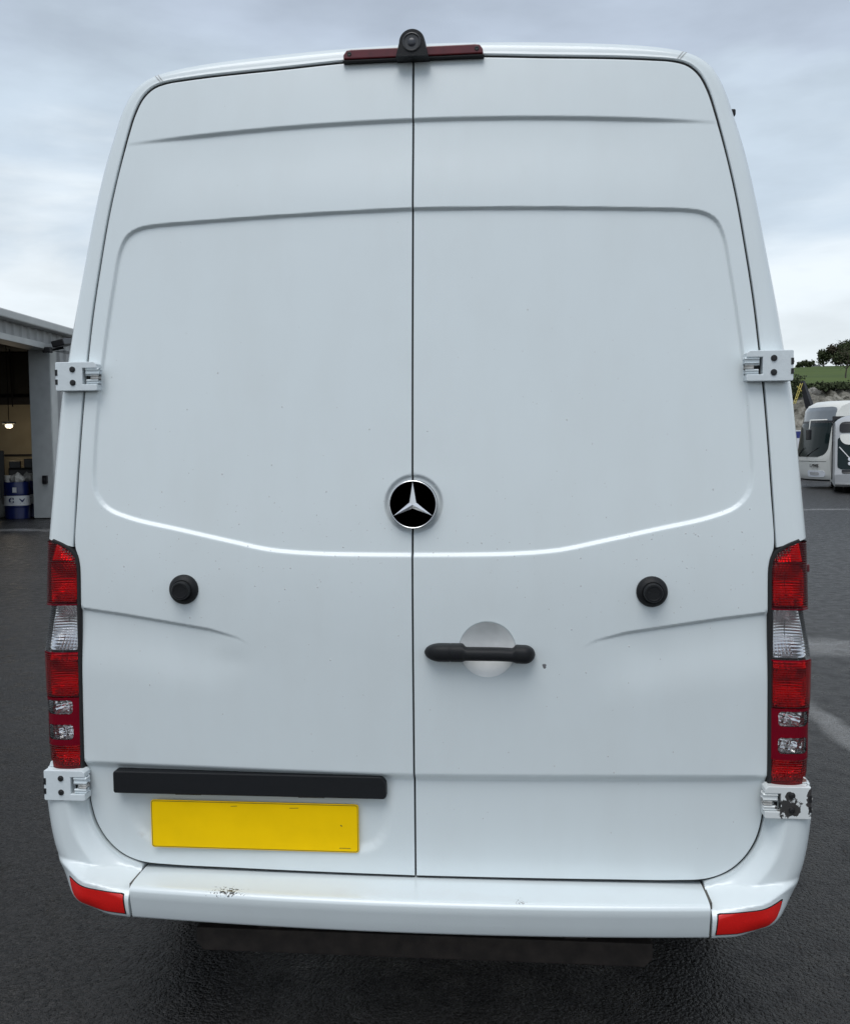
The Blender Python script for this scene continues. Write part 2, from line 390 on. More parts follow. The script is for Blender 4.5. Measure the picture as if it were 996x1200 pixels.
# ------------------------------------------------------------------ ground
def asphalt():
    m = bpy.data.materials.new('wet_asphalt'); m.use_nodes = True; t = m.node_tree; b = t.nodes['Principled BSDF']
    c = N(t, 'ShaderNodeTexCoord'); vec = c.outputs['Object']
    v = N(t, 'ShaderNodeTexVoronoi'); v.inputs['Scale'].default_value = 78; t.links.new(vec, v.inputs['Vector'])
    v2 = N(t, 'ShaderNodeTexVoronoi'); v2.inputs['Scale'].default_value = 210; t.links.new(vec, v2.inputs['Vector'])
    nl = N(t, 'ShaderNodeTexNoise'); nl.inputs['Scale'].default_value = 0.55; nl.inputs['Detail'].default_value = 8; nl.inputs['Roughness'].default_value = 0.6
    mpx = N(t, 'ShaderNodeMapping'); mpx.inputs['Scale'].default_value = (0.45, 1.6, 1); t.links.new(vec, mpx.inputs[0]); t.links.new(mpx.outputs[0], nl.inputs['Vector'])
    nm = N(t, 'ShaderNodeTexNoise'); nm.inputs['Scale'].default_value = 9; nm.inputs['Detail'].default_value = 6; t.links.new(vec, nm.inputs['Vector'])
    # colour: dark binder, greyer stones
    cr1 = N(t, 'ShaderNodeValToRGB'); cr1.color_ramp.elements[0].color = (0.009, 0.0085, 0.0083, 1); cr1.color_ramp.elements[1].color = (0.036, 0.034, 0.033, 1)
    sc = N(t, 'ShaderNodeSeparateColor'); t.links.new(v.outputs['Color'], sc.inputs[0]); t.links.new(sc.outputs[0], cr1.inputs[0])
    mr = N(t, 'ShaderNodeMapRange'); mr.inputs['From Min'].default_value = 0.3; mr.inputs['From Max'].default_value = 0.7
    mr.inputs['To Min'].default_value = 0.65; mr.inputs['To Max'].default_value = 1.3; t.links.new(nl.outputs['Fac'], mr.inputs[0])
    sv = N(t, 'ShaderNodeVectorMath', operation='SCALE'); t.links.new(cr1.outputs[0], sv.inputs[0]); t.links.new(mr.outputs[0], sv.inputs['Scale'])
    # pa, pb: sky reflection off wet film put into the colour; pc, pd: pale strips
    pa = blob_mask(t, vec, (2.75, 5.4, 0), (0.75, 0.42, 1), 2.6, 0.62, 0.35, 0.8)
    pb = blob_mask(t, vec, (2.12, 3.05, 0), (0.10, 0.85, 1), 3.5, 0.75, 0.3, 0.5)
    pc = blob_mask(t, vec, (8.6, 21.8, 0), (3.4, 0.40, 1), 2.4, 0.5, 0.5, 1.3)
    pd = blob_mask(t, vec, (-9.8, 16.2, 0), (2.4, 0.45, 1), 2.4, 0.45, 0.5, 1.3)
    cur = None
    for k in (pa, pb, pc, pd):
        if cur is None: cur = k
        else:
            a = N(t, 'ShaderNodeMath', operation='MAXIMUM'); t.links.new(cur, a.inputs[0]); t.links.new(k, a.inputs[1]); cur = a.outputs[0]
    sm = N(t, 'ShaderNodeMath', operation='MULTIPLY'); sm.inputs[1].default_value = 0.55; t.links.new(cur, sm.inputs[0])
    mc = N(t, 'ShaderNodeMix', data_type='RGBA'); mc.inputs[7].default_value = (0.36, 0.36, 0.36, 1)
    t.links.new(sm.outputs[0], mc.inputs[0]); t.links.new(sv.outputs[0], mc.inputs[6]); t.links.new(mc.outputs[2], b.inputs['Base Color'])
    # gloss: damp film, wetter in patches
    rr = N(t, 'ShaderNodeMapRange'); rr.inputs['From Min'].default_value = 0.35; rr.inputs['From Max'].default_value = 0.7
    rr.inputs['To Min'].default_value = 0.26; rr.inputs['To Max'].default_value = 0.52; t.links.new(nm.outputs['Fac'], rr.inputs[0])
    wr = N(t, 'ShaderNodeMath', operation='MULTIPLY_ADD'); wr.inputs[1].default_value = -0.18; t.links.new(cur, wr.inputs[0]); t.links.new(rr.outputs[0], wr.inputs[2])
    t.links.new(wr.outputs[0], b.inputs['Roughness'])
    b.inputs['Specular IOR Level'].default_value = 0.36; b.inputs['Specular Tint'].default_value = (1.0, 0.95, 0.91, 1)
    h1 = N(t, 'ShaderNodeMath', operation='MULTIPLY_ADD'); h1.inputs[1].default_value = -0.9; t.links.new(v.outputs['Distance'], h1.inputs[0])
    h2 = N(t, 'ShaderNodeMath', operation='MULTIPLY'); h2.inputs[1].default_value = -0.45; t.links.new(v2.outputs['Distance'], h2.inputs[0]); t.links.new(h2.outputs[0], h1.inputs[2])
    bp = N(t, 'ShaderNodeBump'); bp.inputs['Strength'].default_value = 1.0; bp.inputs['Distance'].default_value = 0.012
    t.links.new(h1.outputs[0], bp.inputs['Height']); t.links.new(bp.outputs[0], b.inputs['Normal'])
    return m
M_asphalt = asphalt()
g = build('ground', [(-2500, -2500, 0), (2500, -2500, 0), (2500, 2500, 0), (-2500, 2500, 0)], [(0, 1, 2, 3)], M_asphalt); tag(g, kind='structure')


# ------------------------------------------------------------------ VAN (rear faces -Y, x to the right, stands on z = 0)
van = empty('panel_van'); tag(van, 'large white high roof panel van seen square on from behind, yellow number plate', 'van')
def ysurf(x, z):
    h = (np.sqrt((z - 1.25)**2 + .012) + (z - 1.25))/2
    return 0.03*x*x + 0.06*h + 0.04*h*h
def ys(x, z): return float(ysurf(np.float64(x), np.float64(z)))
def mir(bm, s):
    if s < 0:
        for v in bm.verts: v.co.x = -v.co.x
        bmesh.ops.reverse_faces(bm, faces=bm.faces[:])
    return bm
def prism(pts, y0, y1, bev=0.0, seg=2):
    bm = bmesh.new(); n = len(pts)
    a = [bm.verts.new((x, y0, z)) for x, z in pts]; b = [bm.verts.new((x, y1, z)) for x, z in pts]
    bm.faces.new(a); bm.faces.new(b[::-1])
    for i in range(n): bm.faces.new((a[i], b[i], b[(i+1) % n], a[(i+1) % n]))
    bmesh.ops.recalc_face_normals(bm, faces=bm.faces[:])
    if bev:
        es = [e for e in bm.edges if e.is_valid]
        bmesh.ops.bevel(bm, geom=es, offset=bev, segments=seg, affect='EDGES', profile=0.5, clamp_overlap=True)
    return bm
def rrect(x0, x1, z0, z1, r, n=6):
    p = []
    for cx, cz, a0 in ((x1-r, z0+r, -90), (x1-r, z1-r, 0), (x0+r, z1-r, 90), (x0+r, z0+r, 180)):
        for k in range(n + 1):
            a = math.radians(a0 + 90*k/n); p.append((cx + r*math.cos(a), cz + r*math.sin(a)))
    return p

DOOR = [(0.0024, 2.645), (0.18, 2.640), (0.34, 2.631), (0.52, 2.622), (0.605, 2.616), (0.665, 2.6095), (0.699, 2.598), (0.726, 2.573), (0.747, 2.530),
        (0.763, 2.476), (0.787, 2.379), (0.811, 2.260), (0.831, 2.130), (0.850, 1.99), (0.8625, 1.868), (0.871, 1.780), (0.880, 1.66), (0.889, 1.52),
        (0.897, 1.392), (0.895, 1.374), (0.887, 1.352), (0.8830, 1.325), (0.8822, 1.30), (0.8845, 1.05), (0.8865, 0.795), (0.884, 0.755), (0.8785, 0.690), (0.8635, 0.634),
        (0.834, 0.586), (0.795, 0.552), (0.745, 0.532), (0.66, 0.5255), (0.47, 0.524), (0.0024, 0.522)]
door_c = resample(catmull(DOOR, 0.004), 0.009)
_zs = np.unique(np.round(np.concatenate([np.linspace(.522, 2.645, 200)[1:-1]] + [np.arange(c - .028, c + .028, .0032) for c in (.789, 1.3635, 2.2465, 2.476)] + [np.arange(1.40, 1.585, .006)]), 5))
door_loop = np.concatenate([door_c, np.stack([np.full(len(_zs), 0.0024), _zs], 1)])
RECESS = resample(catmull([(-.05, 2.247), (0, 2.247), (.185, 2.244), (.41, 2.238), (.642, 2.229), (.69, 2.226), (.730, 2.219), (.761, 2.201), (.780, 2.163), (.797, 2.065),
        (.816, 1.925), (.832, 1.775), (.842, 1.628), (.8435, 1.56), (.836, 1.518), (.806, 1.483), (.743, 1.457), (.61, 1.427), (.468, 1.396), (.37, 1.376), (.25, 1.3665), (0, 1.3635), (-.05, 1.3635)], 0.01), 0.014)
POCKET = resample(catmull([(.80, .83), (.770, .70), (.745, .625), (.70, .592), (.60, .588), (.40, .588), (.18, .588), (.115, .596), (.085, .63), (.07, .70), (.055, .83)], 0.01), 0.02)
LCX = np.array([.36, .393, .412, .458, .535, .655, .765, .88, .92]); LCZ = np.array([1.08, 1.105, 1.125, 1.150, 1.170, 1.189, 1.206, 1.2205, 1.224])
BOWL = (0.189, 1.124, 0.072); BADGE = (0.003, 1.492)
def door_y(side):
    def f(q, d):
        x = q[:, 0]*side; z = q[:, 1]
        y = ysurf(x, z)
        dr = sdf(np.stack([x, z], 1), RECESS)
        w = .0055 + .0025*sst(1.85, 1.45, z)
        y = y + (.0095 - .0017*sst(2.2, 1.5, z))*sst(-1, 1, dr/w)
        zc = 2.484 - 0.030*(x/.75)**2; fade = 1 - sst(.50, .86, x)
        y = y + 0.0095*fade*sst(-.003, .011, zc - z)*(1 - .6*sst(.015, .25, zc - z))
        zb = .790 + .010*(x/.88)
        y = y + 0.016*sst(-.012, .016, zb - z)
        zl = np.interp(x, LCX, LCZ); k = sst(.40, .60, x)
        y = y + 0.0085*k*sst(-.003, .009, zl - z)*(1 - sst(.012, .20, zl - z))
        if side < 0:
            y = y + 0.008*sst(-.022, .022, sdf(np.stack([x, z], 1), POCKET))*sst(.80, .76, z)
        else:
            rho = np.hypot(x - BOWL[0], z - BOWL[1])
            y = y + np.where(rho < BOWL[2], 0.036*(1 - (np.minimum(rho, BOWL[2])/BOWL[2])**2), 0)
        rb = np.hypot(q[:, 0] - BADGE[0], z - BADGE[1])
        y = y + 0.007*sst(.078, .064, rb)
        # gentle dent under the buffer on the left door
        if side < 0: y = y + 0.0015*np.exp(-((x - .47)/.05)**2 - ((z - 1.085)/.03)**2)
        r = 0.0022; dd = np.clip(d, 0, r)
        return y + (r - np.sqrt(np.maximum(r*r - (r - dd)**2, 0)))
    return f
def door_mask(side):
    def f(Gq):
        x = Gq[:, 0]*side; z = Gq[:, 1]
        a = np.abs(sdf(np.stack([x, z], 1), RECESS)) < 0.018
        zc = 2.484 - 0.030*(x/.75)**2; a |= (np.abs(z - zc) < .025)
        a |= np.abs(z - (.790 + .010*(x/.88))) < .024
        a |= (np.abs(z - np.interp(x, LCX, LCZ)) < .018) & (x > .36)
        if side < 0: a |= np.abs(seg_dist(np.stack([x, z], 1), POCKET)) < .028
        else: a |= np.hypot(x - BOWL[0], z - BOWL[1]) < .085
        a |= np.hypot(Gq[:, 0] - BADGE[0], z - BADGE[1]) < .105
        return a
    return f
def circle(cx, cz, r, n): return np.array([(cx + r*math.cos(2*PI*k/n), cz + r*math.sin(2*PI*k/n)) for k in range(n)])
doors = {}
for s in (-1, 1):
    P = door_loop.copy(); P[:, 0] *= s
    ex, exc = None, None
    if s > 0:
        ex = np.concatenate([circle(BOWL[0], BOWL[1], BOWL[2] + k, 110) for k in (-.004, -.0015, -.0003, .0003, .002)])
        exc = lambda q: np.abs(np.hypot(q[:, 0] - BOWL[0], q[:, 1] - BOWL[1]) - BOWL[2]) < .0035
    doors[s] = heightfield('rear_door', P, door_y(s), M_paint_door, van, fine=0.0034, coarse=4, mask=door_mask(s), extra=ex, exclude=exc, skirt=0.028)
def dy(s, x, z, off=0.0):
    """door surface height at signed x"""
    q = np.array([[x, z]]); return float(door_y(s)(q, np.array([1.0]))[0]) + off

# rubber seal seen as the dark line round and between the doors
def ribbon(name, path, k0, k1, yoff, m, parent):
    P = np.array(path); T = np.gradient(P, axis=0); T /= np.linalg.norm(T, axis=1)[:, None]; Nn = np.stack([-T[:, 1], T[:, 0]], 1)
    vs = []
    for p, n in zip(P, Nn):
        for k in (k0, k1):
            if abs(k) > .01 and p[1] < .80: k *= .3
            q = p + n*k; vs.append((q[0], ys(q[0], q[1]) + yoff + .0135*float(sst(.84, .78, p[1])) - .0045*float(sst(2.35, 2.5, p[1]))*(abs(k1) > .01), q[1]))
    fs = [(2*i, 2*i + 1, 2*i + 3, 2*i + 2) for i in range(len(P) - 1)]
    return build(name, vs, fs, m, parent)
for s in (-1, 1):
    ribbon('door_seal', [(s*a, b) for a, b in resample(door_c, 0.012)], s*-0.001, s*0.015, 0.0095, M_rubber, van)
ribbon('door_seal', [(0, z) for z in np.linspace(.53, 2.64, 60)], -0.007, 0.007, 0.0260, M_rubber, van)

# pillar and roof frame round the doors: loft from the door opening to the outer silhouette
PAIR = [((0, 2.653), (0, 2.694)), ((.18, 2.6485), (.18, 2.691)), ((.34, 2.6395), (.34, 2.685)), ((.52, 2.6305), (.525, 2.6725)), ((.605, 2.6245), (.622, 2.6615)),
        ((.668, 2.6175), (.690, 2.6475)), ((.7045, 2.605), (.735, 2.629)), ((.733, 2.578), (.767, 2.602)), ((.7545, 2.534), (.793, 2.556)), ((.7705, 2.479), (.819, 2.481)),
        ((.7945, 2.380), (.848, 2.379)), ((.8185, 2.261), (.873, 2.258)), ((.8385, 2.131), (.8955, 2.129)), ((.8575, 1.991), (.9195, 1.99)), ((.870, 1.869), (.938, 1.868)),
        ((.8785, 1.781), (.953, 1.78)), ((.8875, 1.661), (.9645, 1.66)), ((.8965, 1.52), (.9765, 1.52)), ((.9045, 1.3815), (.9865, 1.4035))]
inner_h = catmull([p[0] for p in PAIR], 0.02); 
# keep one-to-one sampling by interpolating pairs on a common parameter
par = np.linspace(0, len(PAIR) - 1, 110)
def smooth_pairs(k):
    base = np.array([p[k] for p in PAIR]); ext = np.concatenate([[base[1]*[-1, 1]], base, [2*base[-1] - base[-2]]])
    out = []
    for t in par:
        i = min(int(t), len(PAIR) - 2); u = t - i; p0, p1, p2, p3 = ext[i], ext[i+1], ext[i+2], ext[i+3]
        l1, l2 = np.linalg.norm(p2 - p1), 1
        m1 = (p2 - p0)*np.linalg.norm(p2-p1)/(np.linalg.norm(p2-p1)+np.linalg.norm(p1-p0)); m2 = (p3 - p1)*np.linalg.norm(p2-p1)/(np.linalg.norm(p3-p2)+np.linalg.norm(p2-p1))
        out.append((2*u**3-3*u**2+1)*p1 + (u**3-2*u**2+u)*m1 + (-2*u**3+3*u**2)*p2 + (u**3-u**2)*m2)
    return np.array(out)
IN, OUT = smooth_pairs(0), smooth_pairs(1)
IN = IN - 0.0022*(OUT - IN)/np.linalg.norm(OUT - IN, axis=1)[:, None]
def frame_section(pi, po, s):
    w = np.linalg.norm(po - pi); dirv = (po - pi)/w; r = min(0.045, w*0.75)
    y0 = ys(pi[0], pi[1]); sec = [(pi, y0 + 0.030), (pi, y0 + 0.0045), (pi + dirv*0.0012, y0 + 0.0014), (pi + dirv*0.004, y0)]
    for u in (0.35, 0.7, 1.0): sec.append((pi + dirv*(0.004 + (w - r - 0.004)*u), y0 + 0.002*u))
    for k in range(1, 9):
        a = k/8*PI/2; sec.append((pi + dirv*(w - r + r*math.sin(a)), y0 + 0.002 + r*1.15*(1 - math.cos(a))))
    sec.append((po + dirv*0.004, y0 + 0.13))
    return [(s*p[0], y, p[1]) for p, y in sec]
secs = [frame_section(IN[i], OUT[i], -1) for i in range(len(par) - 1, 0, -1)] + [frame_section(IN[i], OUT[i], 1) for i in range(len(par))]
ns = len(secs[0]); vs = [p for s_ in secs for p in s_]
fs = [(i*ns + j, i*ns + j + 1, (i+1)*ns + j + 1, (i+1)*ns + j) for i in range(len(secs) - 1) for j in range(ns - 1)]
fs += [tuple(range(ns)), tuple(range((len(secs)-1)*ns, len(secs)*ns))[::-1]]
bm = bmesh.new(); vv = [bm.verts.new(v) for v in vs]; [bm.faces.new([vv[i] for i in f]) for f in fs]; bmesh.ops.recalc_face_normals(bm, faces=bm.faces[:])
fr = from_bm('rear_frame', bm, M_paint, van, True); fr.data.set_sharp_from_angle(angle=math.radians(40))
# joint lines of the roof channel
for s in (-1, 1):
    for t in (5.10, 5.32):
        i = int(round(t/(len(PAIR)-1)*(len(par)-1))); pi, po = IN[i], OUT[i]
        sec = frame_section(pi, po, s)[3:-3]; tang = (OUT[i+1] - OUT[i-1]); tang /= np.linalg.norm(tang)
        vs = []
        for (x, y, z) in sec:
            for k in (-.0011, .0011): vs.append((x + s*tang[0]*k, y - 0.0012, z + tang[1]*k))
        build('roof_joint', vs, [(2*q, 2*q+1, 2*q+3, 2*q+2) for q in range(len(sec)-1)], mat('joint_sealant', (0.42, 0.42, 0.41), rough=0.6) if s == -1 and t < 5.2 else bpy.data.materials['joint_sealant'], van)

# body behind the frame: sections along y, front end clamped to a sloping nose
SEC = [(0, 2.690), (.34, 2.682), (.525, 2.670), (.69, 2.645), (.767, 2.600), (.80, 2.54), (.822, 2.475), (.875, 2.256), (.9195, 1.99), (.953, 1.78), (.9765, 1.52), (.9865, 1.398), (.989, 1.1), (.989, .8), (.985, .62), (.965, .46)]
def zcap(y):
    return float(np.interp(y, [0, 3.6, 4.1, 4.95, 5.25, 5.75, 5.86], [2.75, 2.75, 2.62, 1.42, 1.28, 1.05, 0.70]))
ysec = [0.105, 0.3, 0.8, 1.6, 2.4, 3.2, 3.6, 3.85, 4.1, 4.5, 4.95, 5.1, 5.25, 5.5, 5.75, 5.86]
full = [(-x, z) for x, z in SEC[::-1]] + SEC[1:]
vs = []
for y in ysec:
    zc = zcap(y); tp = 1 - 0.10*max(0, (y - 5.0)/0.86)**2
    for x, z in full:
        yy = y + (max(0, ys(x, min(z, zc))) if y < 0.2 else 0); vs.append((x*tp, yy, min(z, zc)))
nf = len(full)
fs = [(i*nf + j, i*nf + j + 1, (i+1)*nf + j + 1, (i+1)*nf + j) for i in range(len(ysec) - 1) for j in range(nf - 1)] + [tuple(range((len(ysec)-1)*nf, len(ysec)*nf))]
bm = bmesh.new(); vv = [bm.verts.new(v) for v in vs]; [bm.faces.new([vv[i] for i in f]) for f in fs]; bmesh.ops.recalc_face_normals(bm, faces=bm.faces[:])
bd = from_bm('body', bm, M_paint, van, True); bd.data.set_sharp_from_angle(angle=math.radians(35))
box('underbody', -0.88, 0.88, 0.13, 5.7, 0.40, 0.455, M_under, van)
from_bm('inner_bulkhead', prism([(-.86, .46), (.86, .46), (.86, 1.6), (.70, 2.45), (-.70, 2.45), (-.86, 1.6)], .19, .22), M_under, van)
# windscreen and cab windows (front end, not facing this way)
build('windscreen', [(-.74, 4.115, 2.60), (.74, 4.115, 2.60), (.86, 4.90, 1.50), (-.86, 4.90, 1.50)], [(0, 1, 2, 3)], M_badge, van).location = (0, 0.03, 0.012)
for s in (-1, 1):
    build('cab_window', [(s*.957, 3.75, 1.80), (s*.957, 4.55, 1.80), (s*.985, 4.85, 1.45), (s*.985, 3.75, 1.45)], [(0, 1, 2, 3)], M_badge, van).location = (s*0.006, 0, 0)
# wheels
whl = None
for (x, y) in ((-0.86, 1.02), (0.86, 1.02), (-0.86, 4.70), (0.86, 4.70)):
    if whl is None:
        t = lathe('wheel', [(0.20, -.11), (0.30, -.115), (0.338, -.09), (0.345, -.05), (0.345, .05), (0.338, .09), (0.30, .115), (0.20, .11)], M_tyre, van, axis='X', n=40)
        lathe('rim', [(0.20, -.106), (0.19, -.09), (0.08, -.07), (0.08, .07), (0.19, .09), (0.20, .106)], M_rim, t, axis='X', n=32); whl = t
    else: t = copy_tree(whl, van)
    t.location = (x, y, 0.346)

# ---------------------------------------------------------------- tail lamps
RB = 0.045                                  # corner radius of the lamp in plan
XIN = np.array([(.958, 1.3955), (.930, 1.384), (.905, 1.3685), (.8935, 1.352), (.889, 1.332), (.888, 1.30), (.8905, 1.05), (.8935, .788)])
def xin(z): return float(np.interp(z, XIN[::-1, 1], XIN[::-1, 0]))
XO1 = np.array([(.9865, 1.23), (.982, 1.40)]); XO2 = np.array([(.9955, 1.10), (.974, 1.227)])
XO3 = np.array([(.9855, .788), (.990, .82), (.992, .86), (.9915, .95), (.9955, 1.0), (.9965, 1.10)])
def xo(z, seg):
    A = {1: XO1, 2: XO2, 3: XO3}[seg]; return float(np.interp(z, A[:, 1], A[:, 0]))
def lamp_pt(z, u, seg, off):
    """u 0..1 flat part, 1..2 corner arc, 2..3 side return"""
    a, b = xin(z), xo(z, seg); y0 = ys(.93, z) - 0.016; r = RB
    t0 = math.asin(min(.95, max(0, (a - (b - r))/r)))
    if u <= 1: 
        if t0 > 0: u = 1
        else: return (a + (b - r - a)*u, y0 + off + 0.010*(1 - u)**3, z)
    if u <= 2:
        t = t0 + (u - 1)*(PI/2 - t0); rr = r - off*0.6
        return (b - r + rr*math.sin(t), y0 + off + r - r*math.cos(t), z)
    return (b - off*0.6, y0 + off + r + (u - 2)*0.07, z)
def lamp_sheet(name, z0, z1, seg, m, parent, s, off=0.0, dz=0.0025, hole=None, nu=26, bowl=0.0, ribs=None, tilt=0.0, u0=0.0):
    us = list(np.linspace(u0, 1, nu)) + list(np.linspace(1, 2, 12))[1:] + [2.5, 3.0]
    n = max(3, int(round((z1 - z0)/dz))); zs = np.linspace(z0, z1, n + 1); vs = []
    for z in zs:
        v = (z - z0)/(z1 - z0)
        for u in us:
            x, y, zz = lamp_pt(z, u, seg, off)
            if bowl:
                uu = min(u/1.7, 1); k = max(0, 1 - (2*uu - 1)**2)*max(0, 1 - (2*v - 1)**2)
                y += bowl*k
            y += tilt*v
            if ribs: y += ribs(x, z)
            vs.append((s*x, y, zz))
    nu_ = len(us); fs = []
    for i in range(n):
        for j in range(nu_ - 1):
            if hole and hole(vs[i*nu_ + j], vs[(i+1)*nu_ + j + 1]): continue
            f = (i*nu_ + j, i*nu_ + j + 1, (i+1)*nu_ + j + 1, (i+1)*nu_ + j); fs.append(f if s > 0 else f[::-1])
    return build(name, vs, fs, m, parent, True)
def rr_in(x, z, x0, x1, z0, z1, r):
    dx = max(x0 + r - x, x - (x1 - r), 0); dz = max(z0 + r - z, z - (z1 - r), 0)
    return dx*dx + dz*dz < r*r if (dx > 0 and dz > 0) else (x0 < x < x1 and z0 < z < z1)
def square(t): return abs(math.sin(t))
for s in (-1, 1):
    lamp = lamp_sheet('tail_lamp', .789, 1.393, 3, M_rubber, van, s, off=0.078, dz=0.02)
    # black rim along the inner edge and top
    path = np.array([(x, z) for x, z in XIN]); path = resample(catmull(path, .004), .006)
    T = np.gradient(path, axis=0); T /= np.linalg.norm(T, axis=1)[:, None]; Nn = np.stack([T[:, 1], -T[:, 0]], 1)
    if Nn[-1, 0] > 0: Nn = -Nn
    vs = []
    for (x, z), nn_ in zip(path, Nn):
        y0 = ys(.93, z)
        for k, yy in ((-.0015, .06), (-.0015, -.007), (.0045, -.007), (.0065, -.003), (.0065, .06)):
            vs.append((s*(x + nn_[0]*k), y0 + yy, z + nn_[1]*k))
    fs = [(i*5 + j, i*5 + j + 1, i*5 + j + 6, i*5 + j + 5) for i in range(len(path) - 1) for j in range(4)]
    bm = bmesh.new(); vv = [bm.verts.new(v) for v in vs]; [bm.faces.new([vv[i] for i in f]) for f in fs]; bmesh.ops.recalc_face_normals(bm, faces=bm.faces[:])
    from_bm('lamp_rim', bm, M_rubber, lamp)
    ribH = lambda x, z: 0.0011*square(z*PI/.0085) + 0.0006*square(x*PI/.012)
    ribG = lambda x, z: 0.0016*square(z*PI/.0062) + 0.0016*square(x*PI/.0075)
    ribR = lambda x, z: 0.0020*square(z*PI/.0075) + 0.0020*square(x*PI/.0090)
    ribW = lambda x, z: 0.0045*square((x - z*.4)*PI/.019) + 0.003*square((z + x*.3)*PI/.013)
    ribV = lambda x, z: 0.0028*square((x*1.0 + z*.55)*PI/.017) + 0.0012*square(z*PI/.007)
    for (z0, z1, seg, lm) in ((1.2315, 1.3955, 1, M_lens_red), (1.1035, 1.2275, 2, M_lens_clear), (.9795, 1.1005, 3, M_lens_red), (.789, .8535, 3, M_lens_red)):
        lamp_sheet('red_lens' if lm is M_lens_red else 'clear_lens', z0, z1, seg, lm, lamp, s)
    for (z0, z1, seg, bowl, tilt, u0, rb) in ((1.3445, 1.391, 1, .0, .026, .12, ribG), (1.2355, 1.341, 1, .046, -.004, .16, ribR), (1.1065, 1.2245, 2, .040, .006, .10, ribR),
                                              (1.0785, 1.097, 3, .0, .012, .12, ribH), (.983, 1.0765, 3, .042, .0, .16, ribR), (.793, .850, 3, .030, .0, .16, ribR)):
        lamp_sheet('reflector', z0, z1, seg, M_reflector, lamp, s, off=0.012, bowl=bowl, tilt=tilt, u0=u0, ribs=rb, dz=0.0018, nu=44)
    for z0, z1 in ((.934, .977), (.866, .911)): lamp_sheet('reflector', z0, z1, 3, M_reflector, lamp, s, off=0.010, bowl=.020, ribs=ribW, dz=0.0016, nu=44)
    W1, W2 = (.9085, .9835, .937, .9745, .010), (.9085, .9815, .868, .9085, .010)
    def hole(a, b, s=s):
        x, z = s*(a[0] + b[0])/2, (a[2] + b[2])/2
        return rr_in(x, z, *W1) or rr_in(x, z, *W2)
    lamp_sheet('lens_frame', .8545, .9785, 3, M_lens_frame, lamp, s, dz=0.0015, hole=hole, nu=52)
    lamp_sheet('clear_lens', .9365, .9750, 3, M_lens_clear, lamp, s, off=.0025)
    lamp_sheet('clear_lens', .8675, .9090, 3, M_lens_clear, lamp, s, off=.0025)
    # solid joints between the lens segments
    for zj, seg in ((1.2295, 1), (1.102, 2), (.979, 3), (.854, 3)):
        lamp_sheet('lens_joint', zj - .0016, zj + .0016, seg, M_lens_frame, lamp, s, off=-.0006, dz=.0016)
    # small tab at the outer top edge
    if s > 0: box('lamp_tab', .974, .9868, .045, .075, 1.318, 1.338, M_brake, lamp, bev=.003)

# ---------------------------------------------------------------- hinges
def hinge(name, xi, xo_, z0, z1, yb, s, m, label=None, lower=False):
    """right-hand coordinates: xi on the door side, xo_ at the corner; front face at yb-0.024"""
    w, h = xo_ - xi, z1 - z0; X = lambda f: xo_ - f*w; Z = lambda f: z1 - f*h
    c = [(X(0), Z(.02)), (X(0.03), Z(0)), (X(.93), Z(0)), (X(.995), Z(.08)), (X(1), Z(.22)), (X(.655), Z(.22)), (X(.655), Z(.78)), (X(1), Z(.78)), (X(1), Z(.97)), (X(.97), Z(1)), (X(.02), Z(1)), (X(0), Z(.97))]
    root = from_bm(name, mir(prism(c, yb - .026, yb + .012, bev=.0028), s), m, van)
    if label: root['label'] = label
    # side cheek wrapping round the corner
    bm = bbox(bmesh.new(), X(.10), X(0) - .001, yb + .0125, yb + .115, z0 + .003, z1 - .003, bev=.003)
    from_bm('hinge_cheek', mir(bm, s), m, root)
    # dark well behind the knuckles
    from_bm('hinge_well', mir(bbox(bmesh.new(), X(.66), X(.985), yb - .001, yb + .011, Z(.785), Z(.215)), s), M_hole, root)
    for f0, f1, d in ((.27, .41, 0), (.49, .575, .10), (.65, .74, 0)):
        bm = bmesh.new(); bbox(bm, X(.765 + d), X(.99), yb - .021, yb - .0025, Z(f1), Z(f0), bev=.0052, seg=3)
        from_bm('hinge_knuckle', mir(bm, s), M_knuckle if d else m, root)
    for f in (.26, .72):
        o = lathe('hinge_bolt', [(.0015, .0305), (.0045, .0305), (.0055, .0292), (.0068, .0292), (.0078, .0275), (.0078, .02)], M_hole, root, centre=(s*X(.42), yb, Z(f)), n=24)
    # notches with pins at the outer end
    for f0, f1 in ((.26, .47), (.60, .78)):
        from_bm('hinge_notch', mir(bbox(bmesh.new(), X(.055), X(-.004), yb - .0272, yb - .003, Z(f1), Z(f0)), s), M_hole, root)
        bm = bbox(bmesh.new(), X(.045), X(-.03), yb - .0245, yb - .006, Z(f1 - .05), Z(f0 + .06), bev=.003, seg=2)
        from_bm('hinge_pin', mir(bm, s), M_knuckle, root)
    if lower:
        bm = prism([(X(.45), z1 + .0005), (X(.02), z1 + .0005), (X(.06), z1 + .014), (X(.13), z1 + .020), (X(.24), z1 + .006)], yb + .0, yb + .10, bev=.002)
        from_bm('hinge_bracket', mir(bm, s), m, root)
    return root
for s in (-1, 1):
    hinge('upper_hinge', .826, .938, 1.791, 1.866, ys(.88, 1.83) - .004, s, M_hinge)
    # dark step line of the frame above the hinge
    hinge('lower_hinge', .875, .987, .7075, .789, ys(.94, .75) - .004, s, M_paint_chip if s > 0 else M_hinge, 'white lower hinge with flaking paint over dark metal' if s > 0 else None, lower=True)

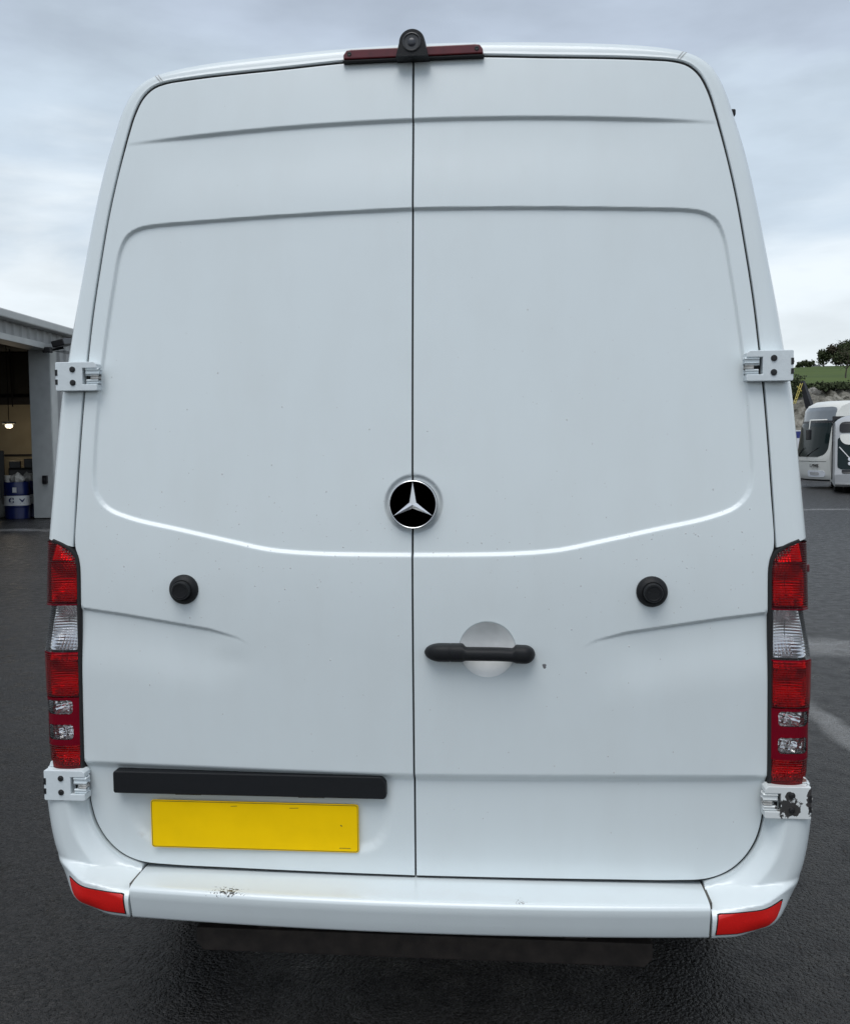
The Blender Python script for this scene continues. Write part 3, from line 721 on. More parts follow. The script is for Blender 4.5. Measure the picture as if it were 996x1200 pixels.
# ---------------------------------------------------------------- bumper
def byc(x): return -.105 + .030*(x/.733)**2
prof = [(.034, .505), (.034, .5155), (.02, .5165), (-.02, .5155)]
def bumper_prof(x):
    yb = byc(x)
    p = [(.10, .500), (.06, .513), (.03, .5150), (.0, .5155), (yb*.5, .5150), (yb + .022, .5135)]
    for k in range(0, 7):
        a = k/6*math.radians(84); p.append((yb + .016 - .016*math.sin(a), .4975 + .0155*math.cos(a)))
    p += [(yb + .0035, .480), (yb + .0095, .455)]
    for k in range(1, 6):
        a = k/5*PI/2; p.append((yb + .0140 + .010*(1 - math.cos(a)), .434 - .012*math.sin(a)))
    p += [(yb + .06, .421), (.10, .421)]
    return p
xs = np.linspace(-.731, .731, 72); vs = []; npf = len(bumper_prof(0))
for x in xs: vs += [(x, y, z) for y, z in bumper_prof(x)]
fs = [(i*npf + j, (i+1)*npf + j, (i+1)*npf + j + 1, i*npf + j + 1) for i in range(len(xs)-1) for j in range(npf-1)] + [tuple(range(npf)), tuple(range((len(xs)-1)*npf, len(xs)*npf))]
bm = bmesh.new(); vv = [bm.verts.new(v) for v in vs]; [bm.faces.new([vv[i] for i in f]) for f in fs]; bmesh.ops.recalc_face_normals(bm, faces=bm.faces[:])
bmp = from_bm('rear_bumper', bm, M_paint_bumper, van, True); bmp.data.set_sharp_from_angle(angle=math.radians(50))
INNER = catmull([(.737, .5225), (.747, .5265), (.7980, .5475), (.8385, .5815), (.8690, .6310), (.8835, .690), (.8875, .745), (.8895, .785)], .006)
OUTER = catmull([(.998, .785), (1.002, .74), (1.003, .702), (.9985, .65), (.991, .60), (.980, .555), (.961, .510), (.937, .475), (.903, .449), (.858, .434), (.80, .427), (.737, .4225)], .006)
CORNER = np.concatenate([INNER, OUTER])
CORNER = resample(np.concatenate([CORNER, CORNER[:1]]), .006)[:-1]
INP = resample(INNER, .008); OUTP = resample(np.concatenate([OUTER[:-1], OUTER[-1:]]), .008)
FOLD = (np.array([.70, .74, .78, .84, .90, .95, 1.0]), np.array([.5135, .5150, .521, .531, .541, .549, .555]))
def corner_y(q, d):
    x = q[:, 0]; z = q[:, 1]; a = np.stack([x, z], 1)
    di = seg_dist(a, INP, closed=False); do = seg_dist(a, OUTP, closed=False); dside = seg_dist(a, OUTP[OUTP[:, 1] > .515], closed=False)
    y = 0.03*x*x + .012 - .036*sst(.002, .052, di)
    zf = np.interp(x, *FOLD)
    fadein = sst(.70, .80, x)
    y = y - .062*sst(-.003, .022, zf - z)*(.10 + .90*sst(.0, .13, dside))
    r = .050; dd = np.clip(do, 0, r)
    y = y + (r - np.sqrt(np.maximum(r*r - (r - dd)**2, 0)))*(1 - .7*sst(.88, .78, x))
    return y
for s in (-1, 1):
    P = CORNER.copy(); P[:, 0] *= s
    f = (lambda q, d, s=s: corner_y(np.stack([q[:, 0]*s, q[:, 1]], 1), d))
    cnr = heightfield('bumper_corner', P, f, M_paint, van, fine=.004, coarse=1, rings=(.0008, .002, .004, .008, .014), skirt=0.16)
    RP = [(.7475, .4385), (.752, .4885), (.84, .4990), (.9160, .5090), (.908, .490), (.895, .472), (.873, .4585), (.84, .4490), (.80, .4420)]
    RP = resample(np.array(RP + RP[:1]), .008)[:-1]
    RC = RP.mean(0)
    for nm, grow, off, mm in (('reflector_surround', 1.035, -.0012, M_rubber), ('rear_reflector', 1.0, -.0030, M_refl_red)):
        Q = (RP - RC)*np.array([grow, 1 + (grow - 1)*3]) + RC; Q[:, 0] *= s
        heightfield(nm, Q, (lambda q, d, off=off, s=s: corner_y(np.stack([q[:, 0]*s, q[:, 1]], 1), d) + off), mm, cnr, fine=.005, coarse=1, rings=(.002,), skirt=.003)
# dark filler behind the joints of the bumper
for s in (-1, 1): box('bumper_gap', *sorted((s*.7285, s*.7395)), -.052, .06, .430, .511, mat('grimy_gap_filler', (.10, .095, .085), rough=.9) if s < 0 else bpy.data.materials['grimy_gap_filler'], van)

# towing step under the bumper
stp = prism([(-.602, .2475), (.602, .2475), (.622, .270), (.622, .3125), (-.622, .3125), (-.622, .270)], .11, .165, bev=.003)
st = from_bm('step_bar', stp, M_steel_rust, van)
for x in (-.42, .42): box('step_bracket', x - .03, x + .03, .12, .40, .3135, .42, M_steel_rust, st)

# ---------------------------------------------------------------- door furniture
rd, ld = doors[1], doors[-1]
# handle: one lofted grip with a thicker lock end
def grip():
    vs, fs = [], []; xs = np.linspace(.0305, .3085, 90); n = 24; yb = dy(1, .05, 1.118)
    for x in xs:
        u = x; e = min(1, math.sqrt(max(0, 1 - max(0, (.072 - x)/.0415)**2)))*min(1, math.sqrt(max(0, 1 - max(0, (x - .282)/.0265)**2)))
        k = float(sst(.124, .138, u)*(1 - sst(.250, .264, u)))
        hz = (.0222*(1 - k) + .0160*k)*max(e, .12); zc = 1.1185 - .001*k - .003*float(sst(.2, .3, u))
        dep = (.034 - .004*k)*max(e, .25)
        if abs(x - .0965) < .0016: hz *= .975; dep *= .93
        yc = yb - .006 - k*.010
        for j in range(n):
            a = 2*PI*j/n; cx, sz = math.cos(a), math.sin(a)
            yy = yc - (dep*abs(cx)**.45 if cx > 0 else -.012*abs(cx)**.7*(1 - k) - .004*k); zz = zc + hz*math.copysign(abs(sz)**.75, sz)
            vs.append((x, yy, zz))
    m_ = len(xs)
    for i in range(m_ - 1):
        for j in range(n): fs.append((i*n + j, i*n + (j+1) % n, (i+1)*n + (j+1) % n, (i+1)*n + j))
    fs += [tuple(range(n)), tuple(range((m_-1)*n, m_*n))]
    bm = bmesh.new(); vv = [bm.verts.new(v) for v in vs]; [bm.faces.new([vv[i] for i in f]) for f in fs]; bmesh.ops.recalc_face_normals(bm, faces=bm.faces[:])
    return from_bm('door_handle', bm, M_black, rd, True)
grip()
bo = lathe('handle_bowl', [(.0705, -.0012)] + [(.0705*math.cos(a), -.0012 - .030*(1 - math.cos(a)**2)) for a in np.linspace(.05, 1.5, 14)], M_bowl, rd, centre=(BOWL[0], ys(*BOWL[:2]), BOWL[1]), n=64, front_cap=False)
# rubber buffers
for s in (-1, 1):
    lathe('door_buffer', [(.0385, -.002), (.0388, .004), (.036, .011), (.0285, .0165), (.0262, .0175), (.0250, .0165), (.0240, .0185), (.0232, .031), (.0215, .0335), (.0175, .0338), (.0165, .0325), (.002, .032)],
          M_black, doors[s], centre=(s*.598, dy(s, s*.598, 1.272), 1.272), n=56)
# number plate and its lamp bar
yp = min(dy(-1, a_, b_) for a_ in (-.70, -.55, -.42, -.30, -.15) for b_ in (.582, .61, .645, .68, .706)) + .002
pl = from_bm('number_plate', prism(rrect(-.7045, -.1475, .5795, .7085, .008), yp - .0075, yp - .0035, bev=.0006, seg=1), M_plate, ld)
pl.data.materials.append(M_plate_mark)
bm = bmesh.new(); bm.from_mesh(pl.data)
ring = rrect(-.7045 + .002, -.1475 - .002, .5795 + .002, .7085 - .002, .007); ring2 = rrect(-.7045 + .0034, -.1475 - .0034, .5795 + .0034, .7085 - .0034, .006)
A = [bm.verts.new((x, yp - .0078, z)) for x, z in ring]; B = [bm.verts.new((x, yp - .0078, z)) for x, z in ring2]
for i in range(len(A)):
    j = (i + 1) % len(A); f = bm.faces.new((A[i], A[j], B[j], B[i])); f.material_index = 1
def mark(x0, x1, z0, z1, tilt=0):
    f = bm.faces.new([bm.verts.new(v) for v in ((x0, yp - .0079, z0), (x1, yp - .0079, z0 + tilt), (x1, yp - .0079, z1 + tilt), (x0, yp - .0079, z1))]); f.material_index = 1
mark(-.487, -.470, .6955, .6967, .0012); mark(-.330, -.306, .6945, .6957, .0008); mark(-.1955, -.191, .6515, .6545, -.003)
for k in range(9): mark(-.199 + k*.0034, -.199 + k*.0034 + .0024, .5905, .5922)
bmesh.ops.recalc_face_normals(bm, faces=bm.faces[:]); bm.to_mesh(pl.data); bm.free()
yb_ = dy(-1, -.42, .757)
from_bm('plate_light_bar', prism([(-.800, .733), (-.796, .729), (-.079, .7295), (-.073, .735), (-.0735, .770), (-.083, .7865), (-.09, .788), (-.796, .788), (-.800, .784)], yb_ - .030, yb_ + .010, bev=.004, seg=3), M_bar, ld)
for x in (-.60, -.27): box('plate_lamp', x - .035, x + .035, yb_ - .022, yb_ - .004, .7255, .7288, M_lens_clear, ld, bev=.001)
# badge: chromed ring, black disc and three-pointed star
by = ys(0, 1.492)
bdg = lathe('badge', [(.066, -.012), (.066, .006), (.0635, .0095), (.0605, .0095)], M_badge, van, centre=(BADGE[0], by, BADGE[1]), n=72)
lathe('badge_ring', [(.0622, .004), (.0656, .004), (.0662, .0075), (.0656, .0112), (.0641, .0120), (.0628, .0112), (.0622, .0095)], M_chrome, bdg, centre=(BADGE[0], by, BADGE[1]), n=96)
bm = bmesh.new(); yf = by - .0100; ctr = bm.verts.new((BADGE[0], yf - .0085, BADGE[1])); cb = bm.verts.new((BADGE[0], yf + .002, BADGE[1])); tips, vals, tb, vb = [], [], [], []
for k in range(3):
    a = PI/2 + k*2*PI/3; a2 = a + PI/3
    tips.append(bm.verts.new((BADGE[0] + .0612*math.cos(a), yf - .0012, BADGE[1] + .0612*math.sin(a)))); vals.append(bm.verts.new((BADGE[0] + .0105*math.cos(a2), yf - .0008, BADGE[1] + .0105*math.sin(a2))))
    tb.append(bm.verts.new((BADGE[0] + .0612*math.cos(a), yf + .002, BADGE[1] + .0612*math.sin(a)))); vb.append(bm.verts.new((BADGE[0] + .0105*math.cos(a2), yf + .002, BADGE[1] + .0105*math.sin(a2))))
for k in range(3):
    p = (k - 1) % 3
    bm.faces.new((ctr, tips[k], vals[k])); bm.faces.new((ctr, vals[p], tips[k])); bm.faces.new((tips[k], tb[k], vb[k], vals[k])); bm.faces.new((vals[p], vb[p], tb[k], tips[k]))
    bm.faces.new((cb, vb[k], tb[k])); bm.faces.new((cb, tb[k], vb[p]))
bmesh.ops.recalc_face_normals(bm, faces=bm.faces[:]); star = from_bm('badge_star', bm, M_star, bdg)
for o_ in (bdg, *bdg.children):
    for v in o_.data.vertices: v.co.x = BADGE[0] + (v.co.x - BADGE[0])*.925; v.co.z = BADGE[1] + (v.co.z - BADGE[1])*.925

# high brake light with the reversing camera
yt = ys(0, 2.66)
bl = from_bm('brake_light', prism([(-.181, 2.6425), (.181, 2.6425), (.181, 2.654), (.172, 2.6655), (.16, 2.667), (-.16, 2.667), (-.172, 2.6655), (-.181, 2.654)], yt - .022, yt + .05, bev=.003, seg=2), M_brake, van)
from_bm('brake_light_base', prism([(-.183, 2.636), (.183, 2.636), (.183, 2.6415), (-.183, 2.6415)], yt - .020, yt + .02, bev=.002), M_rubber, bl)
for x in (-.165, .165): lathe('screw', [(.0055, .0), (.0055, .0015), (.004, .0022), (.001, .0012)], M_hole, bl, centre=(x, yt - .022, 2.655), n=16)
def dome(w, h, n=22):
    p = [(-w, 0)]
    for k in range(n + 1):
        a = PI - PI*k/n; p.append((w*.78*math.cos(a), h - w*.78 + w*.78*math.sin(a)))
    p.append((w, 0)); return p
bm = bmesh.new(); A = []
for (w, h, y, dx) in ((.040, .074, yt - .046, 0), (.0425, .0775, yt - .040, 0), (.0425, .078, yt - .01, .001), (.044, .062, yt + .07, .004), (.044, .045, yt + .10, .006)):
    A.append([bm.verts.new((x + dx, y, 2.634 + z)) for x, z in dome(w, h - .008)])
for a, b in zip(A[:-1], A[1:]):
    for i in range(len(a)): bm.faces.new((a[i], a[(i+1) % len(a)], b[(i+1) % len(a)], b[i]))
bm.faces.new(A[0]); bm.faces.new(A[-1][::-1]); bmesh.ops.recalc_face_normals(bm, faces=bm.faces[:])
rc = from_bm('reversing_camera', bm, M_black, van, True); rc.data.set_sharp_from_angle(angle=math.radians(35))
lathe('camera_ring', [(.0235, -.002), (.0235, .0022), (.0215, .0032), (.0195, .0015), (.0185, .0005), (.012, .0002)], mat('grey_lens_ring', (0.05, 0.05, 0.053), rough=0.35), rc, centre=(0, yt - .046, 2.668), n=40)
lathe('camera_lens', [(.0105, -.002), (.0105, .0014), (.008, .0030), (.004, .0038), (.0005, .004)], M_badge, rc, centre=(0, yt - .046, 2.668), n=32)
# strip of body-colour gap filler seen at the top of the middle gap
# black marker on the right flank
_m = at(860.0, 134, .35); box('side_marker', _m.x - .03, _m.x, .33, .355, _m.z - .009, _m.z + .009, M_black, van, bev=.004)

# rain droplets clinging to the doors
dv, df_ = [], []
def droplet(s, x, z, r):
    y = dy(s, x, z); b = len(dv); e = 1 + rng.uniform(0, .5)
    for k in range(8):
        a = 2*PI*k/8; dv.append((x + r*math.cos(a), y - .0001, z + r*e*math.sin(a)))
    for k in range(8):
        a = 2*PI*k/8; dv.append((x + .6*r*math.cos(a), y - .28*r, z + .6*r*e*math.sin(a)))
    dv.append((x, y - .38*r, z))
    for k in range(8):
        j = (k + 1) % 8; df_.append((b + k, b + j, b + 8 + j, b + 8 + k)); df_.append((b + 8 + k, b + 8 + j, b + 16))
M_drop = mat('water_droplet', (0.92, 0.94, 0.95), rough=0.03, trans=0.35, coat=1.0); M_drop.node_tree.nodes['Principled BSDF'].inputs['IOR'].default_value = 1.33
for s in (-1, 1):
    dv.clear(); df_.clear(); k = 0
    while k < 200:
        x, z = rng.uniform(.03, .85), (rng.normal(1.36, .10) if rng.random() < .6 else rng.uniform(.6, 2.0))
        if math.hypot(x - .598, z - 1.272) < .05 or z < .56 or (s > 0 and math.hypot(x - .18, z - 1.12) < .17) or (s < 0 and .5 < z < .82): continue
        droplet(s, s*x, z, float(rng.choice([.0008, .0011, .0015, .0022], p=[.35, .35, .22, .08]))); k += 1
    tag(build('rain_droplets', list(dv), [f if s else f for f in df_], M_drop, doors[s], True), kind='stuff')

# ------------------------------------------------------------------ HILL: rock bank and field rising behind the yard
def hill_z(x, y):
    y = np.asarray(y, float); x = np.asarray(x, float)
    edge = 1/(1 + np.exp(-(x + 25)/8.0))                         # dies away to the left
    z = np.interp(y, [0, 49, 54, 58, 130, 300, 600, 760, 1500], [-.3, -.3, 3.9, 4.9, 11.2, 25.2, 46.4, 40, -5])
    z = z + 0.35*np.sin(x*.11 + y*.05)*np.clip((y - 60)/60, 0, 1) + 0.15*np.sin(x*.31 + 1.3)*np.clip((y - 56)/8, 0, 1)
    return -.3 + (z + .3)*edge
def terrain(name, xs, ys_, m, rough=0.0):
    X, Y = np.meshgrid(xs, ys_, indexing='ij'); Z = hill_z(X, Y)
    if rough:
        k = np.clip((Y - 49)/2, 0, 1)*np.clip((59 - Y)/1.5, 0, 1)
        Z = Z + k*(rng.normal(0, rough, Z.shape) + 1.6*rough*np.sin(X*.9 + 2*np.sin(Y)) + .8*rough*np.sin(X*2.3 + Y*2) + .6*rough*np.sin(X*5.1 - Y*3)); Y = Y + k*rng.normal(0, rough, Z.shape)
    n1, n2 = X.shape; V = np.stack([X.ravel(), Y.ravel(), Z.ravel()], 1)
    fs = [(i*n2 + j, (i+1)*n2 + j, (i+1)*n2 + j + 1, i*n2 + j + 1) for i in range(n1-1) for j in range(n2-1)]
    return tag(build(name, V, fs, m, None, rough == 0), kind='structure')
def two_tone(name, c1, c2, scale, rough=0.9, detail=8, bump=0.0, stretch=(1, 1, 1)):
    m = bpy.data.materials.new(name); m.use_nodes = True; t = m.node_tree; b = t.nodes['Principled BSDF']; b.inputs['Roughness'].default_value = rough; b.inputs['Specular IOR Level'].default_value = .2
    c = N(t, 'ShaderNodeTexCoord'); mp_ = N(t, 'ShaderNodeMapping'); mp_.inputs['Scale'].default_value = stretch; t.links.new(c.outputs['Object'], mp_.inputs[0])
    n = N(t, 'ShaderNodeTexNoise'); n.inputs['Scale'].default_value = scale; n.inputs['Detail'].default_value = detail; n.inputs['Roughness'].default_value = .65; t.links.new(mp_.outputs[0], n.inputs['Vector'])
    r = N(t, 'ShaderNodeValToRGB'); r.color_ramp.elements[0].position = .35; r.color_ramp.elements[1].position = .65
    r.color_ramp.elements[0].color = (*c1, 1); r.color_ramp.elements[1].color = (*c2, 1)
    t.links.new(n.outputs['Fac'], r.inputs[0]); t.links.new(r.outputs[0], b.inputs['Base Color'])
    if bump:
        bp = N(t, 'ShaderNodeBump'); bp.inputs['Strength'].default_value = bump; bp.inputs['Distance'].default_value = .2; t.links.new(n.outputs['Fac'], bp.inputs['Height']); t.links.new(bp.outputs[0], b.inputs['Normal'])
    return m
M_rock = two_tone('bank_rock', (0.075, 0.072, 0.058), (0.34, 0.32, 0.28), 1.1, bump=.6, stretch=(1, 1, 2.2))
M_grass = two_tone('field_grass', (0.042, 0.072, 0.011), (0.074, 0.108, 0.020), .06, stretch=(.4, 1, 1))
terrain('rock_bank', np.concatenate([np.arange(-70, 4, 1.5), np.arange(4, 40, .22), np.arange(40, 110, 1.5)]), np.arange(47.5, 59.5, .25), M_rock, rough=.11)
terrain('hill', np.concatenate([np.arange(-400, -60, 20), np.arange(-60, 340, 5), np.arange(340, 900, 30)]), np.concatenate([np.arange(58.2, 130, 3), np.arange(130, 320, 8), np.arange(320, 1500, 40)]), M_grass)

M_leaf_d = two_tone('dark_foliage', (0.030, 0.042, 0.020), (0.075, 0.090, 0.045), 1.2)
M_leaf_b = two_tone('brown_foliage', (0.050, 0.043, 0.030), (0.095, 0.080, 0.055), 1.2)
M_bark = mat('bark', (0.055, 0.045, 0.036), rough=.9, noise=.3, nscale=6)
def crown_mesh(name, n, rx, rz, leaf, m, clumps=14, seed=0):
    g_ = np.random.default_rng(seed); cs = []
    while len(cs) < clumps:
        p = g_.uniform(-1, 1, 3)
        if np.linalg.norm(p) < 1: cs.append(p*np.array([.9, .9, .85]))
    vs, fs = [], []
    for i in range(n):
        c = cs[g_.integers(clumps)]; p = c + g_.normal(0, .2, 3); p = p*np.array([rx, rx, rz])
        a, b = g_.normal(0, 1, 3), g_.normal(0, 1, 3); a /= np.linalg.norm(a); b -= a*(a@b); b /= np.linalg.norm(b); s_ = leaf*g_.uniform(.5, 1.2); k = len(vs)
        for q in (-a - b*.5, a - b*.5, a*.6 + b*.7, -a*.6 + b*.7): vs.append(tuple(p + q*s_))
        fs.append((k, k+1, k+2, k+3))
    me = bpy.data.meshes.new(name); me.from_pydata(vs, [], fs); me.materials.append(m); me.update(); return me
def limb(bm, p0, p1, r0, r1, n=6):
    p0, p1 = Vector(p0), Vector(p1); q = (p1 - p0).to_track_quat('Z', 'Y'); A = []; B = []
    for k in range(n):
        a = 2*PI*k/n; o = q @ Vector((math.cos(a), math.sin(a), 0)); A.append(bm.verts.new(p0 + o*r0)); B.append(bm.verts.new(p1 + o*r1))
    for k in range(n): bm.faces.new((A[k], A[(k+1) % n], B[(k+1) % n], B[k]))
    bm.faces.new(A[::-1]); bm.faces.new(B)
def trunk_mesh(name, h, r, spread, seed):
    g_ = random.Random(seed); bm = bmesh.new(); p = Vector((0, 0, -.4)); rr = r
    for i in range(4):
        q_ = p + Vector((g_.uniform(-.05, .05)*h, g_.uniform(-.05, .05)*h, h*.27)); limb(bm, p, q_, rr, rr*.72)
        if i:
            for k in range(3):
                a = g_.uniform(0, 2*PI); e = q_ + Vector((math.cos(a)*spread*g_.uniform(.5, .95), math.sin(a)*spread*g_.uniform(.5, .95), h*g_.uniform(.1, .3)))
                limb(bm, q_, e, rr*.5, rr*.16); e2 = e + Vector((g_.uniform(-.3, .3)*spread, g_.uniform(-.3, .3)*spread, h*.12)); limb(bm, e, e2, rr*.16, rr*.05)
        p, rr = q_, rr*.72
    me = bpy.data.meshes.new(name); bm.normal_update(); bm.to_mesh(me); bm.free(); me.materials.append(M_bark); return me
def tree(name, label, loc, h, wide, n, leaf, m, seed, group=None, cat='tree', trunk_h=.02):
    r = empty(name, loc); tag(r, label, cat, group)
    t = bpy.data.objects.new('trunk', trunk_mesh('trunk', h*.8, h*.035, wide*.8, seed)); COL.objects.link(t); t.parent = r
    c = bpy.data.objects.new('crown', crown_mesh('crown', n, wide, h*(1 - trunk_h*.55)/2, leaf, m, seed=seed)); COL.objects.link(c); c.parent = r
    c.location = (0, 0, h - h*(1 - trunk_h*.55)/2)
    return r
def on_hill(px, Y): 
    p = at(px, 440, Y); return (p.x, Y, float(hill_z(p.x, Y)))
tree('tree', 'lone round dark tree on the hill brow beside the white cottage', on_hill(965, 300), 5.6, 1.75, 1300, .30, M_leaf_d, 3)
tree('tree', 'large dark bushy tree on the hill brow, right of the lone round tree', on_hill(979, 300), 6.6, 3.0, 2400, .34, M_leaf_b, 5)
tree('tree', 'largest brown spreading tree on the hill brow at the right edge of the picture', on_hill(992, 296), 7.6, 4.4, 3000, .36, M_leaf_d, 8)
tree('tree', 'thin bare brown tree on the green field above the buses', on_hill(990.5, 92), 3.0, .85, 260, .06, M_leaf_b, 12, trunk_h=.5)
hl = ['leftmost low shrub of the dark hedge row on the hill brow', 'second shrub from the left in the hedge row on the hill brow', 'middle shrub of the hedge row on the hill brow',
      'second shrub from the right in the hedge row on the hill brow', 'rightmost shrub of the hedge row, nearest the white cottage']
for i, px in enumerate((935, 939, 943, 946.5, 950)):
    tree('shrub', hl[i], on_hill(px, 300), 1.9 + .35*((i*7) % 3), 1.0, 420, .22, M_leaf_d, 20 + i, 'hedge row on the hill brow', 'shrub', trunk_h=.3)
bl_ = ['dark scrub bush on the rock bank behind the yellow rails', 'dark scrub bush on the rock bank just right of the dark machine arm', 'low dark scrub bush on the bank above the front of the white bus',
       'low dark scrub bush on the bank above the roof of the white bus', 'dark scrub bush on the bank below the thin bare tree', 'dark scrub bush low on the rock bank beside the white van pillar']
for i, (px, Y, h) in enumerate(((933, 57.5, 1.05), (952, 57.4, .6), (962, 57.6, .55), (975, 57.8, .55), (989, 57.5, .65), (929, 55.0, 1.1))):
    tree('bush', bl_[i], on_hill(px, Y), h, .85, 520, .085, M_leaf_d, 40 + i, 'scrub along the rock bank', 'bush', trunk_h=.2)
def boulder(label, loc, r, seed, m):
    g_ = random.Random(seed); bm = bmesh.new(); bmesh.ops.create_icosphere(bm, subdivisions=2, radius=r)
    for v in bm.verts: v.co = Vector((v.co.x*1.3, v.co.y, v.co.z*.7))*(1 + g_.uniform(-.16, .16))
    o = from_bm('boulder', bm, m); o.location = loc; return tag(o, label, 'boulder', 'pale boulders on the bank and field')
M_boulder = two_tone('pale_boulder', (0.28, 0.27, 0.25), (0.48, 0.46, 0.43), 2.5, bump=.3)
for i, (px, Y, r, lab) in enumerate(((951.5, 57.2, .42, 'biggest pale boulder on the bank, just right of the dark machine arm'), (942, 55.4, .30, 'pale boulder on the bank left of the dark machine arm'),
        (957, 62, .14, 'small pale boulder low on the green field, middle of three'), (952, 61, .12, 'small pale boulder low on the green field, nearest the machine arm'), (972.5, 66, .13, 'small pale boulder on the green field above the bus roof'))):
    x, y, z = on_hill(px, Y); boulder(lab, (x, y, z + r*.3), r, 60 + i, M_boulder)
# cottage on the brow
M_white = mat('white_render', (0.78, 0.78, 0.76), rough=.8, noise=.06, nscale=2); M_slate = mat('slate_roof', (0.06, 0.065, 0.07), rough=.7, noise=.2, nscale=3)
M_glass = mat('dark_glass', (0.015, 0.018, 0.022), rough=.08, coat=.4)
pc_ = at(956.3, 440, 600); ct = empty('cottage', (pc_.x, 600, 45.2)); tag(ct, 'small white cottage with a dark slate roof on the hill brow', 'cottage')
box('wall', -2.0, 2.0, 0, 4, 0, 3.5, M_white, ct)
build('roof', [(-2.2, -.3, 3.45), (3.0, -.3, 3.45), (3.0, 4.3, 3.45), (-2.2, 4.3, 3.45), (-1.6, 2, 5.2), (2.6, 2, 5.2)], [(0, 1, 5, 4), (2, 3, 4, 5), (1, 2, 5), (3, 0, 4), (0, 3, 2, 1)], M_slate, ct)
box('chimney', 1.4, 1.9, 1.7, 2.2, 4.8, 5.9, M_white, ct)
for x in (-1.1, .6): box('window', x, x + .7, -.04, .02, 2.0, 2.8, M_glass, ct)

# ------------------------------------------------------------------ machine arm and yellow rails behind the bus
M_dark = mat('dark_painted_steel', (0.022, 0.022, 0.026), rough=.6, noise=.2, nscale=4); M_yel = mat('yellow_paint', (0.60, 0.50, 0.14), rough=.5, noise=.15, nscale=6)
def bar(name, p0, p1, r0, r1, m, parent=None, n=4):
    bm = bmesh.new(); limb(bm, p0, p1, r0, r1, n); return from_bm(name, bm, m, parent)
YM = 46.0
ml_ = empty('loading_machine', (at(946, 500, YM).x, YM, 0)); tag(ml_, 'dark sloping machine arm with yellow ladder rails behind the white bus', 'machine')
def L(px, py, dy_=0.0): return at(px, py, YM + dy_) - Vector(ml_.location)
bar('arm', L(939.5, 447), L(950.5, 484), .13, .24, M_dark, ml_)
bar('mast', L(950.5, 483), L(951.5, 520), .24, .30, M_dark, ml_)
box('base', L(944, 520).x, L(962, 520).x, -.7, .9, .02, L(944, 515).z, M_dark, ml_, bev=.05)
for dx in (0, 2.1):
    bar('rail', L(929.5 + dx, 473, -.1), L(937.6 + dx*1.15, 449, -.1), 0.020, .020, M_yel, ml_)
for k in range(6):
    f = k/5; a, b = L(930.2 + f*7, 471 - f*20, -.1), L(932.4 + f*7.1, 471.4 - f*20, -.1); bar('rung', a, b, .018, .018, M_yel, ml_)
bar('rail', L(933.5, 452.5, -.1), L(938.8, 458.5, -.1), .025, .025, M_yel, ml_)
# white and blue board
pb_ = at(937.5, 540, 43); sb = empty('sign_board', (pb_.x, 43, 0)); tag(sb, 'white upright board with a dark blue top, left of the white bus', 'board')
ztop, zb1, zb2 = at(937, 504, 43).z, at(937, 505.5, 43).z, at(937, 513.5, 43).z
M_boardw = mat('board_white', (0.74, 0.76, 0.80), rough=.5, noise=.05); M_boardb = mat('board_blue', (0.035, 0.05, 0.22), rough=.5, noise=.1)
box('panel', -.55, .19, 0, .12, .5, zb2, M_boardw, sb, bev=.01); box('blue_band', -.55, .19, -.004, .12, zb2 + .002, zb1, M_boardb, sb, bev=.01); box('cap', -.56, .2, -.01, .13, zb1 + .002, ztop, M_boardw, sb)
for x in (-.5, .1): box('post', x, x + .08, .13, .20, 0, ztop - .05, M_dark, sb)

# ------------------------------------------------------------------ buses
M_busw = mat('bus_white_paint', (0.74, 0.74, 0.70), rough=.35, coat=.3, noise=.05, nscale=1.5); M_buss = mat('bus_silver_paint', (0.42, 0.43, 0.44), rough=.38, coat=.3, noise=.05, nscale=1.5)
M_busb = mat('bus_black_trim', (0.012, 0.012, 0.014), rough=.4); M_busg = mat('bus_window_glass', (0.012, 0.021, 0.022), rough=.10, spec=.2); M_busgb = mat('bus_side_glass', (0.085, 0.07, 0.06), rough=.15, spec=.6)
M_lamp = mat('headlamp_glass', (0.8, 0.8, 0.8), rough=.1, metal=.6)
def bus(root, W2, top, length, prof, m, curve=.34, crown=.10, pw=3.0):
    """prof: front outline (y, z) bottom to roof; local front faces -Y"""
    zs = [p[1] for p in prof]; yv = [p[0] for p in prof]
    def surf(x, z, off=0.0):
        u = min(1, abs(x)/W2); return float(np.interp(z, zs, yv)) + curve*u**pw - off
    xs = list(np.linspace(-W2, W2, 25)); vs = []; nP = 0
    for x in xs:
        u = abs(x)/W2; dz = crown*u**6; col = [(surf(x, z), z - dz*(z/top)**6) for z in np.linspace(zs[0], zs[-1], 22)]
        col += [(1.6, top - dz), (length*.5, top - dz), (length - .3, top - dz), (length - .05, top - .25 - dz), (length, zs[0])]
        nP = len(col); vs += [(x, y, z) for y, z in col]
    fs = [(i*nP + j, (i+1)*nP + j, (i+1)*nP + j + 1, i*nP + j + 1) for i in range(len(xs)-1) for j in range(nP-1)]
    fs += [tuple(range(nP)), tuple(range((len(xs)-1)*nP, len(xs)*nP))[::-1]]
    bm = bmesh.new(); vv = [bm.verts.new(v) for v in vs]; [bm.faces.new([vv[i] for i in f]) for f in fs]; bmesh.ops.recalc_face_normals(bm, faces=bm.faces[:])
    b = from_bm('body', bm, m, root, True); b.data.set_sharp_from_angle(angle=math.radians(35))
    return surf
